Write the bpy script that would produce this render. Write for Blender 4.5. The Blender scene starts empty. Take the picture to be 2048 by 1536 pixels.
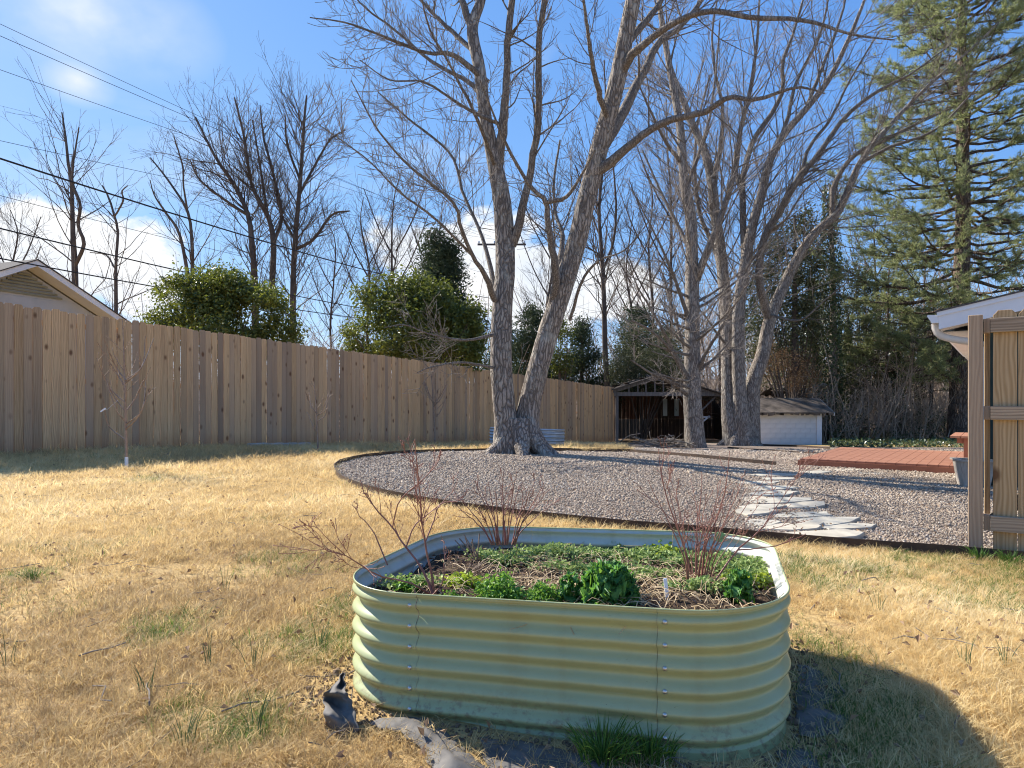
import bpy, math, random
import numpy as np
from mathutils import Vector, Matrix, noise as mnoise
from mathutils.geometry import delaunay_2d_cdt

S = bpy.context.scene
COL = S.collection
R = math.radians
PI = math.pi

# ------------------------------------------------------------------ camera, sky, sun, exposure
FPX, CX, CY, CZ = 1365.0, 1024.0, 800.0, 1.05      # focal length and horizon of the 2048 px photograph
cam = bpy.data.cameras.new('camera')
cam.sensor_width = 36.0
cam.lens = 36.0 * FPX / 2048.0
cam.shift_y = (CY - 768.0) / 2048.0
cam.clip_start, cam.clip_end = 0.05, 6000
camo = bpy.data.objects.new('camera', cam)
camo.location = (0, 0, CZ)
camo.rotation_euler = (R(90), 0, 0)
COL.objects.link(camo)
S.camera = camo

SUN_EL, SUN_AZ = 36.0, -50.0                       # azimuth from +Y towards +X: the sun stands left, behind the fence
world = bpy.data.worlds.new('World')
S.world = world
world.use_nodes = True
SKY_STRENGTH = 0.11

sun = bpy.data.lights.new('sun', 'SUN')
sun.energy = 5.0
sun.angle = R(0.53)
sun.color = (1.0, 0.94, 0.85)
suno = bpy.data.objects.new('sun', sun)
_sd = Vector((math.sin(R(SUN_AZ)) * math.cos(R(SUN_EL)), math.cos(R(SUN_AZ)) * math.cos(R(SUN_EL)), math.sin(R(SUN_EL))))
suno.rotation_euler = _sd.to_track_quat('Z', 'Y').to_euler()
suno.location = (-20, 20, 30)
COL.objects.link(suno)

S.view_settings.view_transform = 'Standard'
S.view_settings.look = 'None'
S.view_settings.gamma = 1.0
S.view_settings.use_curve_mapping = False
S.view_settings.exposure = 0.97
S.cycles.max_bounces = 5
S.cycles.diffuse_bounces = 3
S.cycles.glossy_bounces = 2
S.cycles.transmission_bounces = 4
S.cycles.transparent_max_bounces = 6
S.cycles.use_adaptive_sampling = True
S.cycles.filter_width = 1.1


# ------------------------------------------------------------------ node helpers
class NT:
    def __init__(s, tree):
        s.t = tree
    def n(s, typ, ins=None, **props):
        nd = s.t.nodes.new(typ)
        for k, v in props.items():
            setattr(nd, k, v)
        for k, v in (ins or {}).items():
            s.put(nd.inputs[k], v)
        return nd
    def put(s, sock, v):
        if isinstance(v, bpy.types.NodeSocket):
            s.t.links.new(v, sock)
        elif isinstance(v, bpy.types.Node):
            s.t.links.new(v.outputs[0], sock)
        else:
            sock.default_value = v
    def math(s, op, a, b=0.0, c=0.0, clamp=False):
        nd = s.t.nodes.new('ShaderNodeMath'); nd.operation = op; nd.use_clamp = clamp
        for i, v in enumerate((a, b, c)):
            s.put(nd.inputs[i], v)
        return nd.outputs[0]
    def vmath(s, op, a, b=(0, 0, 0)):
        nd = s.t.nodes.new('ShaderNodeVectorMath'); nd.operation = op
        s.put(nd.inputs[0], a); s.put(nd.inputs[1], b)
        return nd.outputs['Value'] if op in ('LENGTH', 'DISTANCE', 'DOT_PRODUCT') else nd.outputs[0]
    def mix(s, f, a, b, blend='MIX'):
        nd = s.t.nodes.new('ShaderNodeMix'); nd.data_type = 'RGBA'; nd.blend_type = blend
        s.put(nd.inputs[0], f)
        s.put(nd.inputs[6], a if not isinstance(a, tuple) else (*a, 1)[:4])
        s.put(nd.inputs[7], b if not isinstance(b, tuple) else (*b, 1)[:4])
        return nd.outputs[2]
    def ramp(s, f, *stops):
        nd = s.t.nodes.new('ShaderNodeValToRGB')
        e = nd.color_ramp.elements
        while len(e) < len(stops):
            e.new(0.5)
        for i, (p, c) in enumerate(stops):
            e[i].position = p
            e[i].color = (c, c, c, 1) if not isinstance(c, tuple) else (*c, 1)[:4]
        s.put(nd.inputs[0], f)
        return nd.outputs[0]
    def noise(s, vec, scale, detail=4, rough=0.55, dist=0.0):
        nd = s.n('ShaderNodeTexNoise', {'Scale': scale, 'Detail': detail, 'Roughness': rough, 'Distortion': dist})
        if vec is not None:
            s.put(nd.inputs['Vector'], vec)
        return nd.outputs[0]
    def mapping(s, vec, scale=(1, 1, 1), loc=(0, 0, 0), rot=(0, 0, 0)):
        nd = s.n('ShaderNodeMapping', {'Vector': vec, 'Scale': scale, 'Location': loc, 'Rotation': rot})
        return nd.outputs[0]


def new_mat(name):
    m = bpy.data.materials.new(name)
    m.use_nodes = True
    t = NT(m.node_tree)
    m.node_tree.nodes.clear()
    out = t.n('ShaderNodeOutputMaterial')
    return m, t, out


def principled(t, out, color, rough=0.8, spec=0.3, metal=0.0, bump=None, bump_s=0.3, bump_d=0.01, coat=0.0):
    p = t.n('ShaderNodeBsdfPrincipled', {'Roughness': rough, 'Metallic': metal, 'Specular IOR Level': spec})
    t.put(p.inputs['Base Color'], color if not isinstance(color, tuple) else (*color, 1)[:4])
    if coat:
        p.inputs['Coat Weight'].default_value = coat
    if bump is not None:
        b = t.n('ShaderNodeBump', {'Strength': bump_s, 'Distance': bump_d, 'Height': bump})
        t.put(p.inputs['Normal'], b)
    t.put(out.inputs[0], p)
    return p


def m_plain(name, c1, c2, scale=6.0, rough=0.8, spec=0.3, metal=0.0, stretch=(1, 1, 1), bump=0.3, bd=0.005, detail=5):
    m, t, out = new_mat(name)
    co = t.n('ShaderNodeTexCoord').outputs['Object']
    v = t.mapping(co, stretch)
    n = t.noise(v, scale, detail, 0.6)
    f = t.ramp(n, (0.3, 0.0), (0.7, 1.0))
    principled(t, out, t.mix(f, c1, c2), rough, spec, metal, n, bump, bd)
    return m


def m_leaf(name, c1, c2, rough=0.45, spec=0.4, trans=0.3, tcol=None):
    m, t, out = new_mat(name)
    g = t.n('ShaderNodeNewGeometry')
    rnd = g.outputs['Random Per Island']
    c = t.mix(rnd, c1, c2)
    p = t.n('ShaderNodeBsdfPrincipled', {'Roughness': rough, 'Specular IOR Level': spec})
    t.put(p.inputs['Base Color'], c)
    tr = t.n('ShaderNodeBsdfTranslucent')
    t.put(tr.inputs['Color'], t.mix(0.5, c, tcol) if tcol else c)
    mx = t.n('ShaderNodeMixShader', {0: trans})
    t.put(mx.inputs[1], p); t.put(mx.inputs[2], tr)
    t.put(out.inputs[0], mx)
    return m


def m_bark(name, dark, light, lichen, scale=1.0, lich=0.35, bd=0.03):
    m, t, out = new_mat(name)
    co = t.n('ShaderNodeTexCoord').outputs['Object']
    warp = t.noise(co, 2.5 * scale, 3)
    v = t.mapping(co, (9 * scale, 9 * scale, 1.6 * scale))
    v2 = t.vmath('ADD', v, t.n('ShaderNodeCombineXYZ', {0: t.math('MULTIPLY', warp, 2.2), 1: t.math('MULTIPLY', warp, -1.7), 2: warp}))
    vor = t.n('ShaderNodeTexVoronoi', {'Vector': v2, 'Scale': 1.6}, feature='DISTANCE_TO_EDGE')
    crack = t.ramp(vor.outputs[0], (0.0, 0.0), (0.22, 1.0))
    fine = t.noise(t.mapping(co, (30 * scale, 30 * scale, 7 * scale)), 1.5, 5, 0.65)
    base = t.mix(t.math('MULTIPLY', crack, t.ramp(fine, (0.25, 0.35), (0.75, 1.0))), dark, light)
    patch = t.ramp(t.noise(t.mapping(co, (1, 1, 0.7), (3.1, 1.7, 0.4)), 3.0 * scale, 6, 0.7), (0.52, 0.0), (0.66, lich))
    col = t.mix(patch, base, lichen)
    h = t.math('ADD', crack, t.math('MULTIPLY', fine, 0.6))
    principled(t, out, col, 0.9, 0.15, 0, h, 0.9, bd)
    return m


# ------------------------------------------------------------------ mesh helpers
class MB:
    """collects vertices and faces of ONE mesh object"""
    def __init__(s):
        s.v = []; s.n = 0
        s.f = {3: [], 4: []}; s.m = {3: [], 4: []}
        s.ng = []
    def add(s, V, F, mi=0):
        V = np.asarray(V, float).reshape(-1, 3)
        F = np.asarray(F, int)
        k = F.shape[1]
        s.f[k].append(F + s.n); s.m[k].append(np.full(len(F), mi, int))
        s.v.append(V); s.n += len(V)
    def addng(s, V, faces, mi=0):
        for f in faces:
            s.ng.append(([i + s.n for i in f], mi))
        s.v.append(np.asarray(V, float).reshape(-1, 3)); s.n += len(V)
    def box(s, c, size, M=None, mi=0, taper=None):
        hx, hy, hz = [a / 2 for a in size]
        V = np.array([[x, y, z] for z in (-hz, hz) for y in (-hy, hy) for x in (-hx, hx)], float)
        if taper:
            V[4:, 0] *= taper[0]; V[4:, 1] *= taper[1]
        if M is not None:
            V = V @ np.array(M.to_3x3()).T
        V = V + np.array(c, float)
        s.add(V, [[0, 2, 3, 1], [4, 5, 7, 6], [0, 1, 5, 4], [2, 6, 7, 3], [0, 4, 6, 2], [1, 3, 7, 5]], mi)
    def beam(s, a, b, w, h, up=(0, 0, 1), mi=0):
        a = Vector(a); b = Vector(b); d = b - a; L = d.length; d.normalize()
        x = d.cross(Vector(up)).normalized(); z = x.cross(d).normalized()
        M = Matrix((x, d, z)).transposed()
        s.box((a + b) / 2, (w, L, h), M, mi)
    def mesh(s, name, mats, smooth=False):
        me = bpy.data.meshes.new(name)
        V = np.concatenate(s.v) if s.v else np.zeros((0, 3))
        me.vertices.add(len(V)); me.vertices.foreach_set('co', V.ravel().astype(np.float32))
        loops = []; starts = []; tot = []; mi = []; pos = 0
        for k in (3, 4):
            if s.f[k]:
                F = np.concatenate(s.f[k])
                loops.append(F.ravel()); starts.append(pos + np.arange(len(F)) * k); tot.append(np.full(len(F), k)); pos += F.size
                mi.append(np.concatenate(s.m[k]))
        for f, m_ in s.ng:
            loops.append(np.array(f)); starts.append(np.array([pos])); tot.append(np.array([len(f)])); pos += len(f); mi.append(np.array([m_]))
        if loops:
            L = np.concatenate(loops)
            me.loops.add(len(L)); me.loops.foreach_set('vertex_index', L.astype(np.int32))
            st = np.concatenate(starts)
            me.polygons.add(len(st))
            me.polygons.foreach_set('loop_start', st.astype(np.int32))
            me.polygons.foreach_set('loop_total', np.concatenate(tot).astype(np.int32))
            me.polygons.foreach_set('material_index', np.concatenate(mi).astype(np.int32))
            me.polygons.foreach_set('use_smooth', np.full(len(st), smooth))
        for m_ in (mats if isinstance(mats, (list, tuple)) else [mats]):
            me.materials.append(m_)
        me.update(calc_edges=True)
        me.validate()
        return me
    def obj(s, name, mats, parent=None, smooth=False, **tags):
        if parent is not None and s.v:
            off = np.array(base_of(parent))
            s.v = [v - off for v in s.v]
        return link(name, s.mesh(name, mats, smooth), parent, **tags)


def base_of(o):
    p = Vector((0, 0, 0))
    while o is not None:
        p += o.location; o = o.parent
    return p


def link(name, data, parent=None, loc=None, label=None, cat=None, group=None, kind=None):
    o = bpy.data.objects.new(name, data)
    COL.objects.link(o)
    if parent is not None:
        o.parent = parent
    if loc is not None:
        o.location = loc
    for k, v in (('label', label), ('category', cat), ('group', group), ('kind', kind)):
        if v:
            o[k] = v
    return o


def thing(name, loc, label, cat=None, group=None, kind=None):
    return link(name, None, None, loc, label, cat, group, kind)


def add_bevel(o, w=0.004, seg=1):
    b = o.modifiers.new('bevel', 'BEVEL'); b.width = w; b.segments = seg; b.limit_method = 'ANGLE'


def nrm(a):
    return a / np.maximum(np.linalg.norm(a, axis=-1, keepdims=True), 1e-9)


def tubes(mb, P, Rd, k=5, rough=0.0, cap=False, mi=0, seed=0):
    """batch of tapered tubes: P (B,n,3), Rd (B,n)"""
    P = np.asarray(P, float); Rd = np.asarray(Rd, float)
    if P.ndim == 2:
        P = P[None]; Rd = Rd[None]
    B, n, _ = P.shape
    T = nrm(np.gradient(P, axis=1))
    D = nrm(P[:, -1] - P[:, 0])
    ref = np.eye(3)[np.argmin(np.abs(D), axis=1)]
    u = nrm(np.cross(T, ref[:, None, :])); v = np.cross(T, u)
    th = np.linspace(0, 2 * PI, k, endpoint=False)
    Rr = np.repeat(Rd[:, :, None], k, 2)
    if rough:
        rng = np.random.default_rng(seed)
        s = np.linspace(0, 1, n)[None, :, None] * n * 0.35
        t = th[None, None, :]
        ph = rng.uniform(0, 6, (B, 6, 1, 1))
        w = (np.sin(3 * t + ph[:, 0] + 0.5 * np.sin(s + ph[:, 1])) * .5 + np.sin(7 * t + ph[:, 2] + 1.3 * np.sin(s * 1.3 + ph[:, 3])) * .35
             + np.sin(11 * t + ph[:, 4] + 2.0 * np.sin(s * 2.1 + ph[:, 5])) * .35 + rng.normal(0, .25, (B, n, k)))
        Rr = Rr * (1 + rough * w)
    V = P[:, :, None, :] + Rr[..., None] * (np.cos(th)[None, None, :, None] * u[:, :, None, :] + np.sin(th)[None, None, :, None] * v[:, :, None, :])
    i = np.arange(n - 1)[:, None] * k; j = np.arange(k)[None, :]; j2 = (j + 1) % k
    q = np.stack([i + j, i + j2, i + k + j2, i + k + j], -1).reshape(-1, 4)
    F = (q[None] + (np.arange(B) * n * k)[:, None, None]).reshape(-1, 4)
    mb.add(V, F, mi)
    if cap:
        for b in range(B):
            mb.addng(V[b, -1], [list(range(k))], mi)
            mb.addng(V[b, 0], [list(range(k))[::-1]], mi)


def smooth_path(pts, n):
    """Catmull-Rom through rows of pts (any dimension), resampled to n rows"""
    p = np.asarray(pts, float)
    if len(p) == 2:
        t = np.linspace(0, 1, n)[:, None]
        return p[0] * (1 - t) + p[1] * t
    d = np.r_[0, np.cumsum(np.linalg.norm(np.diff(p[:, :3], axis=0), axis=1))]
    q = np.vstack([2 * p[0] - p[1], p, 2 * p[-1] - p[-2]])
    out = []
    for s in np.linspace(0, d[-1], n):
        i = min(np.searchsorted(d, s, 'right') - 1, len(p) - 2)
        t = (s - d[i]) / max(d[i + 1] - d[i], 1e-9)
        a, b, c, e = q[i], q[i + 1], q[i + 2], q[i + 3]
        out.append(0.5 * ((2 * b) + (c - a) * t + (2 * a - 5 * b + 4 * c - e) * t * t + (3 * b - a - 3 * c + e) * t ** 3))
    return np.array(out)


def grow(rng, P, Rd, count, t0, t1, ang, lr, up=0.1, wig=0.12, n=6, rr=0.55, tip=0.005, tap=0.6, lmin=0.1, lmax=9.0, rmax=9.0):
    """children of a batch of branches"""
    B, m, _ = P.shape
    seg = np.linalg.norm(np.diff(P, axis=1), axis=2); L = seg.sum(1)
    idx = rng.choice(B, count, p=L / L.sum())
    t = rng.uniform(t0, t1, count)
    f = t * (m - 1); i = np.minimum(f.astype(int), m - 2); fr = (f - i)[:, None]
    a = P[idx, i]; b = P[idx, i + 1]
    pos = a * (1 - fr) + b * fr; tan = nrm(b - a)
    rad = Rd[idx, i] * (1 - fr[:, 0]) + Rd[idx, i + 1] * fr[:, 0]
    pr = nrm(np.cross(tan, rng.normal(size=(count, 3))))
    A = np.clip(rng.normal(ang, 0.2, count), 0.15, 1.7)[:, None]
    d = nrm(tan * np.cos(A) + pr * np.sin(A))
    Ln = np.clip(L[idx] * lr * (1 - tap * t) * rng.uniform(0.55, 1.35, count), lmin, lmax)
    st = (Ln / (n - 1))[:, None]
    out = [pos]
    for _ in range(n - 1):
        d = nrm(d + wig * rng.normal(size=(count, 3)) + np.array([0, 0, up]))
        out.append(out[-1] + d * st)
    C = np.stack(out, 1)
    r0 = np.minimum(np.maximum(rad * rr * rng.uniform(.7, 1.1, count), tip * 1.15), rmax)
    lin = np.linspace(0, 1, n)[None, :]
    return C, r0[:, None] * (1 - lin) + tip * lin


# ------------------------------------------------------------------ terrain
def _sp(t):
    t = np.asarray(t, float)
    return np.logaddexp(0, 2 * t) / 2


def gz(x, y):
    x = np.asarray(x, float); y = np.asarray(y, float)
    z = -0.041 * (_sp(y - 13) - _sp(y - 42)) + 0.026 * (_sp(-x - 1) - _sp(-x - 15)) - 0.035 * (_sp(x - 1) - _sp(x - 5))
    return z + 0.008 * np.sin(x * 1.7 + 0.4) * np.sin(y * 1.3 + 1.1)


def Wp(px, py, Y):
    """world point seen at pixel (px,py) of the photograph at depth Y"""
    return np.array([(px - CX) / FPX * Y, Y, CZ - (py - CY) / FPX * Y])


def Gp(px, py):
    """ground point seen at a pixel"""
    lo, hi = 0.4, 120.0
    for _ in range(60):
        mid = (lo + hi) / 2
        p = Wp(px, py, mid)
        if p[2] > gz(p[0], p[1]):
            lo = mid
        else:
            hi = mid
    p = Wp(px, py, lo); p[2] = gz(p[0], p[1])
    return p


def inside(poly, X, Y):
    c = np.zeros(X.shape, bool)
    n = len(poly)
    for i in range(n):
        x1, y1 = poly[i]; x2, y2 = poly[(i + 1) % n]
        k = ((y1 > Y) != (y2 > Y)) & (X < (x2 - x1) * (Y - y1) / (y2 - y1 + 1e-12) + x1)
        c ^= k
    return c


def vnoise(x, y, sc, seed=0):
    """cheap smooth 2-D value noise in 0..1"""
    x = np.asarray(x) * sc + seed * 17.3; y = np.asarray(y) * sc + seed * 9.1
    xi = np.floor(x).astype(int); yi = np.floor(y).astype(int); fx = x - xi; fy = y - yi
    fx = fx * fx * (3 - 2 * fx); fy = fy * fy * (3 - 2 * fy)
    h = lambda a, b: (np.abs(np.sin(a * 127.1 + b * 311.7) * 43758.5453) % 1.0)
    return (h(xi, yi) * (1 - fx) + h(xi + 1, yi) * fx) * (1 - fy) + (h(xi, yi + 1) * (1 - fx) + h(xi + 1, yi + 1) * fx) * fy


def scatter(name, pts, rot, scl, attrs, variants, mats, **tags):
    """ONE object: its mesh holds the scatter points and the small source meshes; geometry nodes set copies of the sources on the points"""
    V = [np.asarray(pts, float)]; part = [np.zeros(len(pts), int)]
    faces = []; off = len(pts); mis = []
    for k, (v, f, mi) in enumerate(variants):
        v = np.asarray(v, float); V.append(v); part.append(np.full(len(v), k + 1))
        for q in f:
            faces.append([i + off for i in q]); mis.append(mi)
        off += len(v)
    me = bpy.data.meshes.new(name)
    allv = np.concatenate(V)
    me.from_pydata([], [], [])
    me.vertices.add(len(allv)); me.vertices.foreach_set('co', allv.ravel().astype(np.float32))
    lt = np.array([len(f) for f in faces]); L = np.concatenate([np.array(f) for f in faces])
    me.loops.add(len(L)); me.loops.foreach_set('vertex_index', L.astype(np.int32))
    me.polygons.add(len(faces))
    me.polygons.foreach_set('loop_start', np.r_[0, np.cumsum(lt)[:-1]].astype(np.int32))
    me.polygons.foreach_set('loop_total', lt.astype(np.int32))
    me.polygons.foreach_set('material_index', np.array(mis, np.int32))
    me.polygons.foreach_set('use_smooth', np.ones(len(faces), bool))
    for m_ in mats:
        me.materials.append(m_)
    me.update(calc_edges=True)
    nv = len(allv); npt = len(pts)
    def att(nm, typ, arr, fld):
        a = me.attributes.new(nm, typ, 'POINT')
        a.data.foreach_set(fld, arr)
    att('part', 'INT', np.concatenate(part).astype(np.int32), 'value')
    r3 = np.zeros((nv, 3), np.float32); r3[:npt] = rot; att('rot', 'FLOAT_VECTOR', r3.ravel(), 'vector')
    s3 = np.ones(nv, np.float32); s3[:npt] = scl; att('scl', 'FLOAT', s3, 'value')
    vv = np.zeros(nv, np.int32); vv[:npt] = np.random.default_rng(5).integers(1, len(variants) + 1, npt); att('var', 'INT', vv, 'value')
    for k, a in attrs.items():
        z = np.zeros(nv, np.float32); z[:npt] = a; att(k, 'FLOAT', z, 'value')
    o = link(name, me, None, **tags)
    ng = bpy.data.node_groups.new(name + '_scatter', 'GeometryNodeTree')
    ng.interface.new_socket('Geometry', in_out='INPUT', socket_type='NodeSocketGeometry')
    ng.interface.new_socket('Geometry', in_out='OUTPUT', socket_type='NodeSocketGeometry')
    t = NT(ng)
    gi = t.n('NodeGroupInput'); go = t.n('NodeGroupOutput')
    def named(nm, typ):
        return t.n('GeometryNodeInputNamedAttribute', {'Name': nm}, data_type=typ).outputs[0]
    def eq(a, k):
        c = t.n('FunctionNodeCompare', data_type='INT', operation='EQUAL')
        ins = [s for s in c.inputs if s.type == 'INT']
        t.put(ins[0], a); t.put(ins[1], k)
        return c.outputs[0]
    def sep(geo, sel):
        return t.n('GeometryNodeSeparateGeometry', {'Geometry': geo, 'Selection': sel}, domain='POINT').outputs[0]
    pts_g = sep(gi.outputs[0], eq(named('part', 'INT'), 0))
    join = t.n('GeometryNodeJoinGeometry')
    for k in range(len(variants)):
        src = sep(gi.outputs[0], eq(named('part', 'INT'), k + 1))
        er = t.n('FunctionNodeEulerToRotation', {0: named('rot', 'FLOAT_VECTOR')})
        iop = t.n('GeometryNodeInstanceOnPoints', {'Points': pts_g, 'Selection': eq(named('var', 'INT'), k + 1), 'Instance': src, 'Rotation': er.outputs[0], 'Scale': named('scl', 'FLOAT')})
        ng.links.new(iop.outputs[0], join.inputs[0])
    ng.links.new(join.outputs[0], go.inputs[0])
    md = o.modifiers.new('scatter', 'NODES'); md.node_group = ng
    return o


def leaf_quads(mb, C, size, rng, aspect=0.5, N=None, flat=0.0, fold=0.25, mi=0):
    """many small four-cornered leaves with a slight fold"""
    n = len(C)
    if N is None:
        N = nrm(rng.normal(size=(n, 3)) + np.array([0, 0, flat]))
    a = nrm(np.cross(N, rng.normal(size=(n, 3)))); b = np.cross(N, a)
    s = size * rng.uniform(.65, 1.35, (n, 1))
    tip = C + a * s; side = aspect * s
    V = np.stack([C, C + a * s * .5 + b * side * .5 + N * s * fold * .5, tip, C + a * s * .5 - b * side * .5 + N * s * fold * .5], 1)
    i = (np.arange(n) * 4)[:, None]
    mb.add(V, np.concatenate([i + np.array([[0, 1, 2]]), i + np.array([[0, 2, 3]])]), mi)


# ------------------------------------------------------------------ the sky with its winter clouds
def build_world():
    t = NT(world.node_tree)
    world.node_tree.nodes.clear()
    out = t.n('ShaderNodeOutputWorld')
    sky = t.n('ShaderNodeTexSky', sky_type='NISHITA', sun_disc=False, sun_elevation=R(SUN_EL), sun_rotation=R(SUN_AZ),
              altitude=300.0, air_density=1.0, dust_density=0.25, ozone_density=2.2)
    # the photograph's camera holds the blue near the horizon: a softer response per channel
    sc_ = t.n('ShaderNodeSeparateColor', {0: sky.outputs[0]})
    ch = [t.math('MULTIPLY', t.math('POWER', sc_.outputs[i], g), k) for i, (g, k) in enumerate(((0.85, 0.60), (0.62, 1.10), (0.36, 2.50)))]
    bg = t.n('ShaderNodeBackground', {'Color': t.n('ShaderNodeCombineColor', {0: ch[0], 1: ch[1], 2: ch[2]}).outputs[0], 'Strength': SKY_STRENGTH})
    d = t.n('ShaderNodeTexCoord').outputs['Generated']
    sx = t.n('ShaderNodeSeparateXYZ', {0: d})
    blobs = [(200, 530, 170, 100), (95, 480, 110, 80), (285, 585, 110, 60), (1010, 545, 190, 100), (850, 500, 140, 85), (1110, 590, 200, 90),
             (20, 600, 120, 70)]
    m = None
    for px, py, rx, ry in blobs:
        c = Vector(((px - CX) / FPX, 1, -(py - CY) / FPX)); k = c.length; c.normalize()
        v = t.vmath('MULTIPLY', t.vmath('SUBTRACT', d, tuple(c)), (FPX / rx * k, FPX / rx * .6, FPX / ry * k))
        b = t.math('SUBTRACT', 1.0, t.vmath('LENGTH', v))
        m = b if m is None else t.math('MAXIMUM', m, b)
    m = t.math('MAXIMUM', m, -1.0)
    puff = t.noise(t.mapping(d, (1, 1, 1.5)), 7.0, 8, 0.6)
    cum = t.math('ADD', m, t.math('MULTIPLY', t.math('SUBTRACT', puff, 0.5), 2.6))
    cum = t.ramp(cum, (0.02, 0.0), (0.30, 1.0))
    # thin high wisps over the whole sky
    w = t.noise(t.mapping(d, (1.0, 1.0, 2.0), (0.35, 0.0, 0.1)), 2.3, 6, 0.55, 0.4)
    wisp = t.math('MULTIPLY', t.ramp(w, (0.56, 0.0), (0.78, 0.6)), 1.0)
    wb = None
    for px, py, rx, ry in [(150, 20, 260, 130), (155, 160, 70, 50)]:
        c = Vector(((px - CX) / FPX, 1, -(py - CY) / FPX)); k = c.length; c.normalize()
        v = t.vmath('MULTIPLY', t.vmath('SUBTRACT', d, tuple(c)), (FPX / rx * k, FPX / rx * .6, FPX / ry * k))
        b = t.math('SUBTRACT', 1.0, t.vmath('LENGTH', v), clamp=True)
        wb = b if wb is None else t.math('MAXIMUM', wb, b)
    w2 = t.noise(t.mapping(d, (1, 1, 1.4), (1.2, 0.3, 0.2)), 5.5, 5, 0.5)
    wisp = t.math('MAXIMUM', wisp, t.math('MULTIPLY', t.math('MULTIPLY', wb, 1.5), t.ramp(w2, (0.36, 0.0), (0.7, 1.0))))
    cov = t.math('MAXIMUM', cum, t.math('MULTIPLY', wisp, 0.75), clamp=True)
    cov = t.math('MULTIPLY', cov, t.math('GREATER_THAN', sx.outputs[2], 0.0))
    shade = t.mix(t.ramp(puff, (0.3, 0.0), (0.62, 1.0)), (0.66, 0.74, 0.86), (0.95, 0.96, 0.97))
    bgc = t.n('ShaderNodeBackground', {'Color': shade, 'Strength': 0.60})
    mx = t.n('ShaderNodeMixShader', {0: cov})
    t.put(mx.inputs[1], bg); t.put(mx.inputs[2], bgc)
    t.put(out.inputs[0], mx)


build_world()


# ------------------------------------------------------------------ materials
def m_ground():
    m, t, out = new_mat('dry_lawn_soil')
    pos = t.n('ShaderNodeNewGeometry').outputs['Position']
    n1 = t.noise(pos, 0.55, 5, 0.6); n2 = t.noise(pos, 28, 4, 0.7); n3 = t.noise(t.mapping(pos, (1, 1, 1), (7, 3, 0)), 3.0, 5, 0.6)
    straw = t.mix(t.ramp(n2, (0.3, 0.0), (0.7, 1.0)), (0.30, 0.195, 0.08), (0.64, 0.45, 0.20))
    bare = t.mix(n2, (0.19, 0.115, 0.06), (0.36, 0.24, 0.14))
    c = t.mix(t.ramp(n3, (0.58, 0.0), (0.72, 0.75)), straw, bare)
    litter = t.mix(t.ramp(n2, (0.3, 0.0), (0.7, 1.0)), (0.10, 0.065, 0.04), (0.30, 0.21, 0.13))
    sy = t.n('ShaderNodeSeparateXYZ', {0: pos})
    far = t.ramp(t.math('ADD', t.math('MULTIPLY', sy.outputs[1], 0.01), t.math('MULTIPLY', n1, 0.05)), (0.30, 0.0), (0.345, 1.0))
    c = t.mix(far, c, litter)
    principled(t, out, c, 0.95, 0.1, 0, n2, 0.7, 0.02)
    return m


def m_grass():
    m, t, out = new_mat('dry_grass_blades')
    tone = t.n('ShaderNodeAttribute', attribute_type='INSTANCER', attribute_name='tone').outputs['Fac']
    green = t.n('ShaderNodeAttribute', attribute_type='INSTANCER', attribute_name='green').outputs['Fac']
    rnd = t.n('ShaderNodeNewGeometry').outputs['Random Per Island']
    f = t.math('ADD', t.math('MULTIPLY', tone, 0.75), t.math('MULTIPLY', rnd, 0.25))
    dry = t.ramp(f, (0.0, (0.28, 0.19, 0.105)), (0.35, (0.62, 0.455, 0.21)), (0.7, (0.86, 0.675, 0.34)), (1.0, (0.94, 0.82, 0.54)))
    gr = t.mix(rnd, (0.09, 0.17, 0.03), (0.22, 0.30, 0.06))
    k = t.math('GREATER_THAN', green, t.math('ADD', t.math('MULTIPLY', rnd, 0.9), 0.02))
    c = t.mix(k, dry, gr)
    p = t.n('ShaderNodeBsdfPrincipled', {'Roughness': 0.6, 'Specular IOR Level': 0.25}); t.put(p.inputs['Base Color'], c)
    tr = t.n('ShaderNodeBsdfTranslucent'); t.put(tr.inputs[0], c)
    mx = t.n('ShaderNodeMixShader', {0: 0.48}); t.put(mx.inputs[1], p); t.put(mx.inputs[2], tr)
    t.put(out.inputs[0], mx)
    return m


def m_pebble():
    m, t, out = new_mat('river_gravel')
    tone = t.n('ShaderNodeAttribute', attribute_type='INSTANCER', attribute_name='tone').outputs['Fac']
    c = t.ramp(tone, (0.0, (0.14, 0.11, 0.09)), (0.2, (0.27, 0.205, 0.15)), (0.42, (0.36, 0.285, 0.205)), (0.62, (0.46, 0.37, 0.275)), (0.8, (0.36, 0.275, 0.20)), (0.92, (0.58, 0.50, 0.40)), (1.0, (0.28, 0.25, 0.23)))
    co = t.n('ShaderNodeTexCoord').outputs['Object']
    n = t.noise(co, 3.0, 3)
    c = t.mix(0.25, c, t.ramp(n, (0.3, 0.2), (0.7, 0.8)), 'OVERLAY')
    principled(t, out, c, 0.75, 0.3)
    return m


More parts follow.
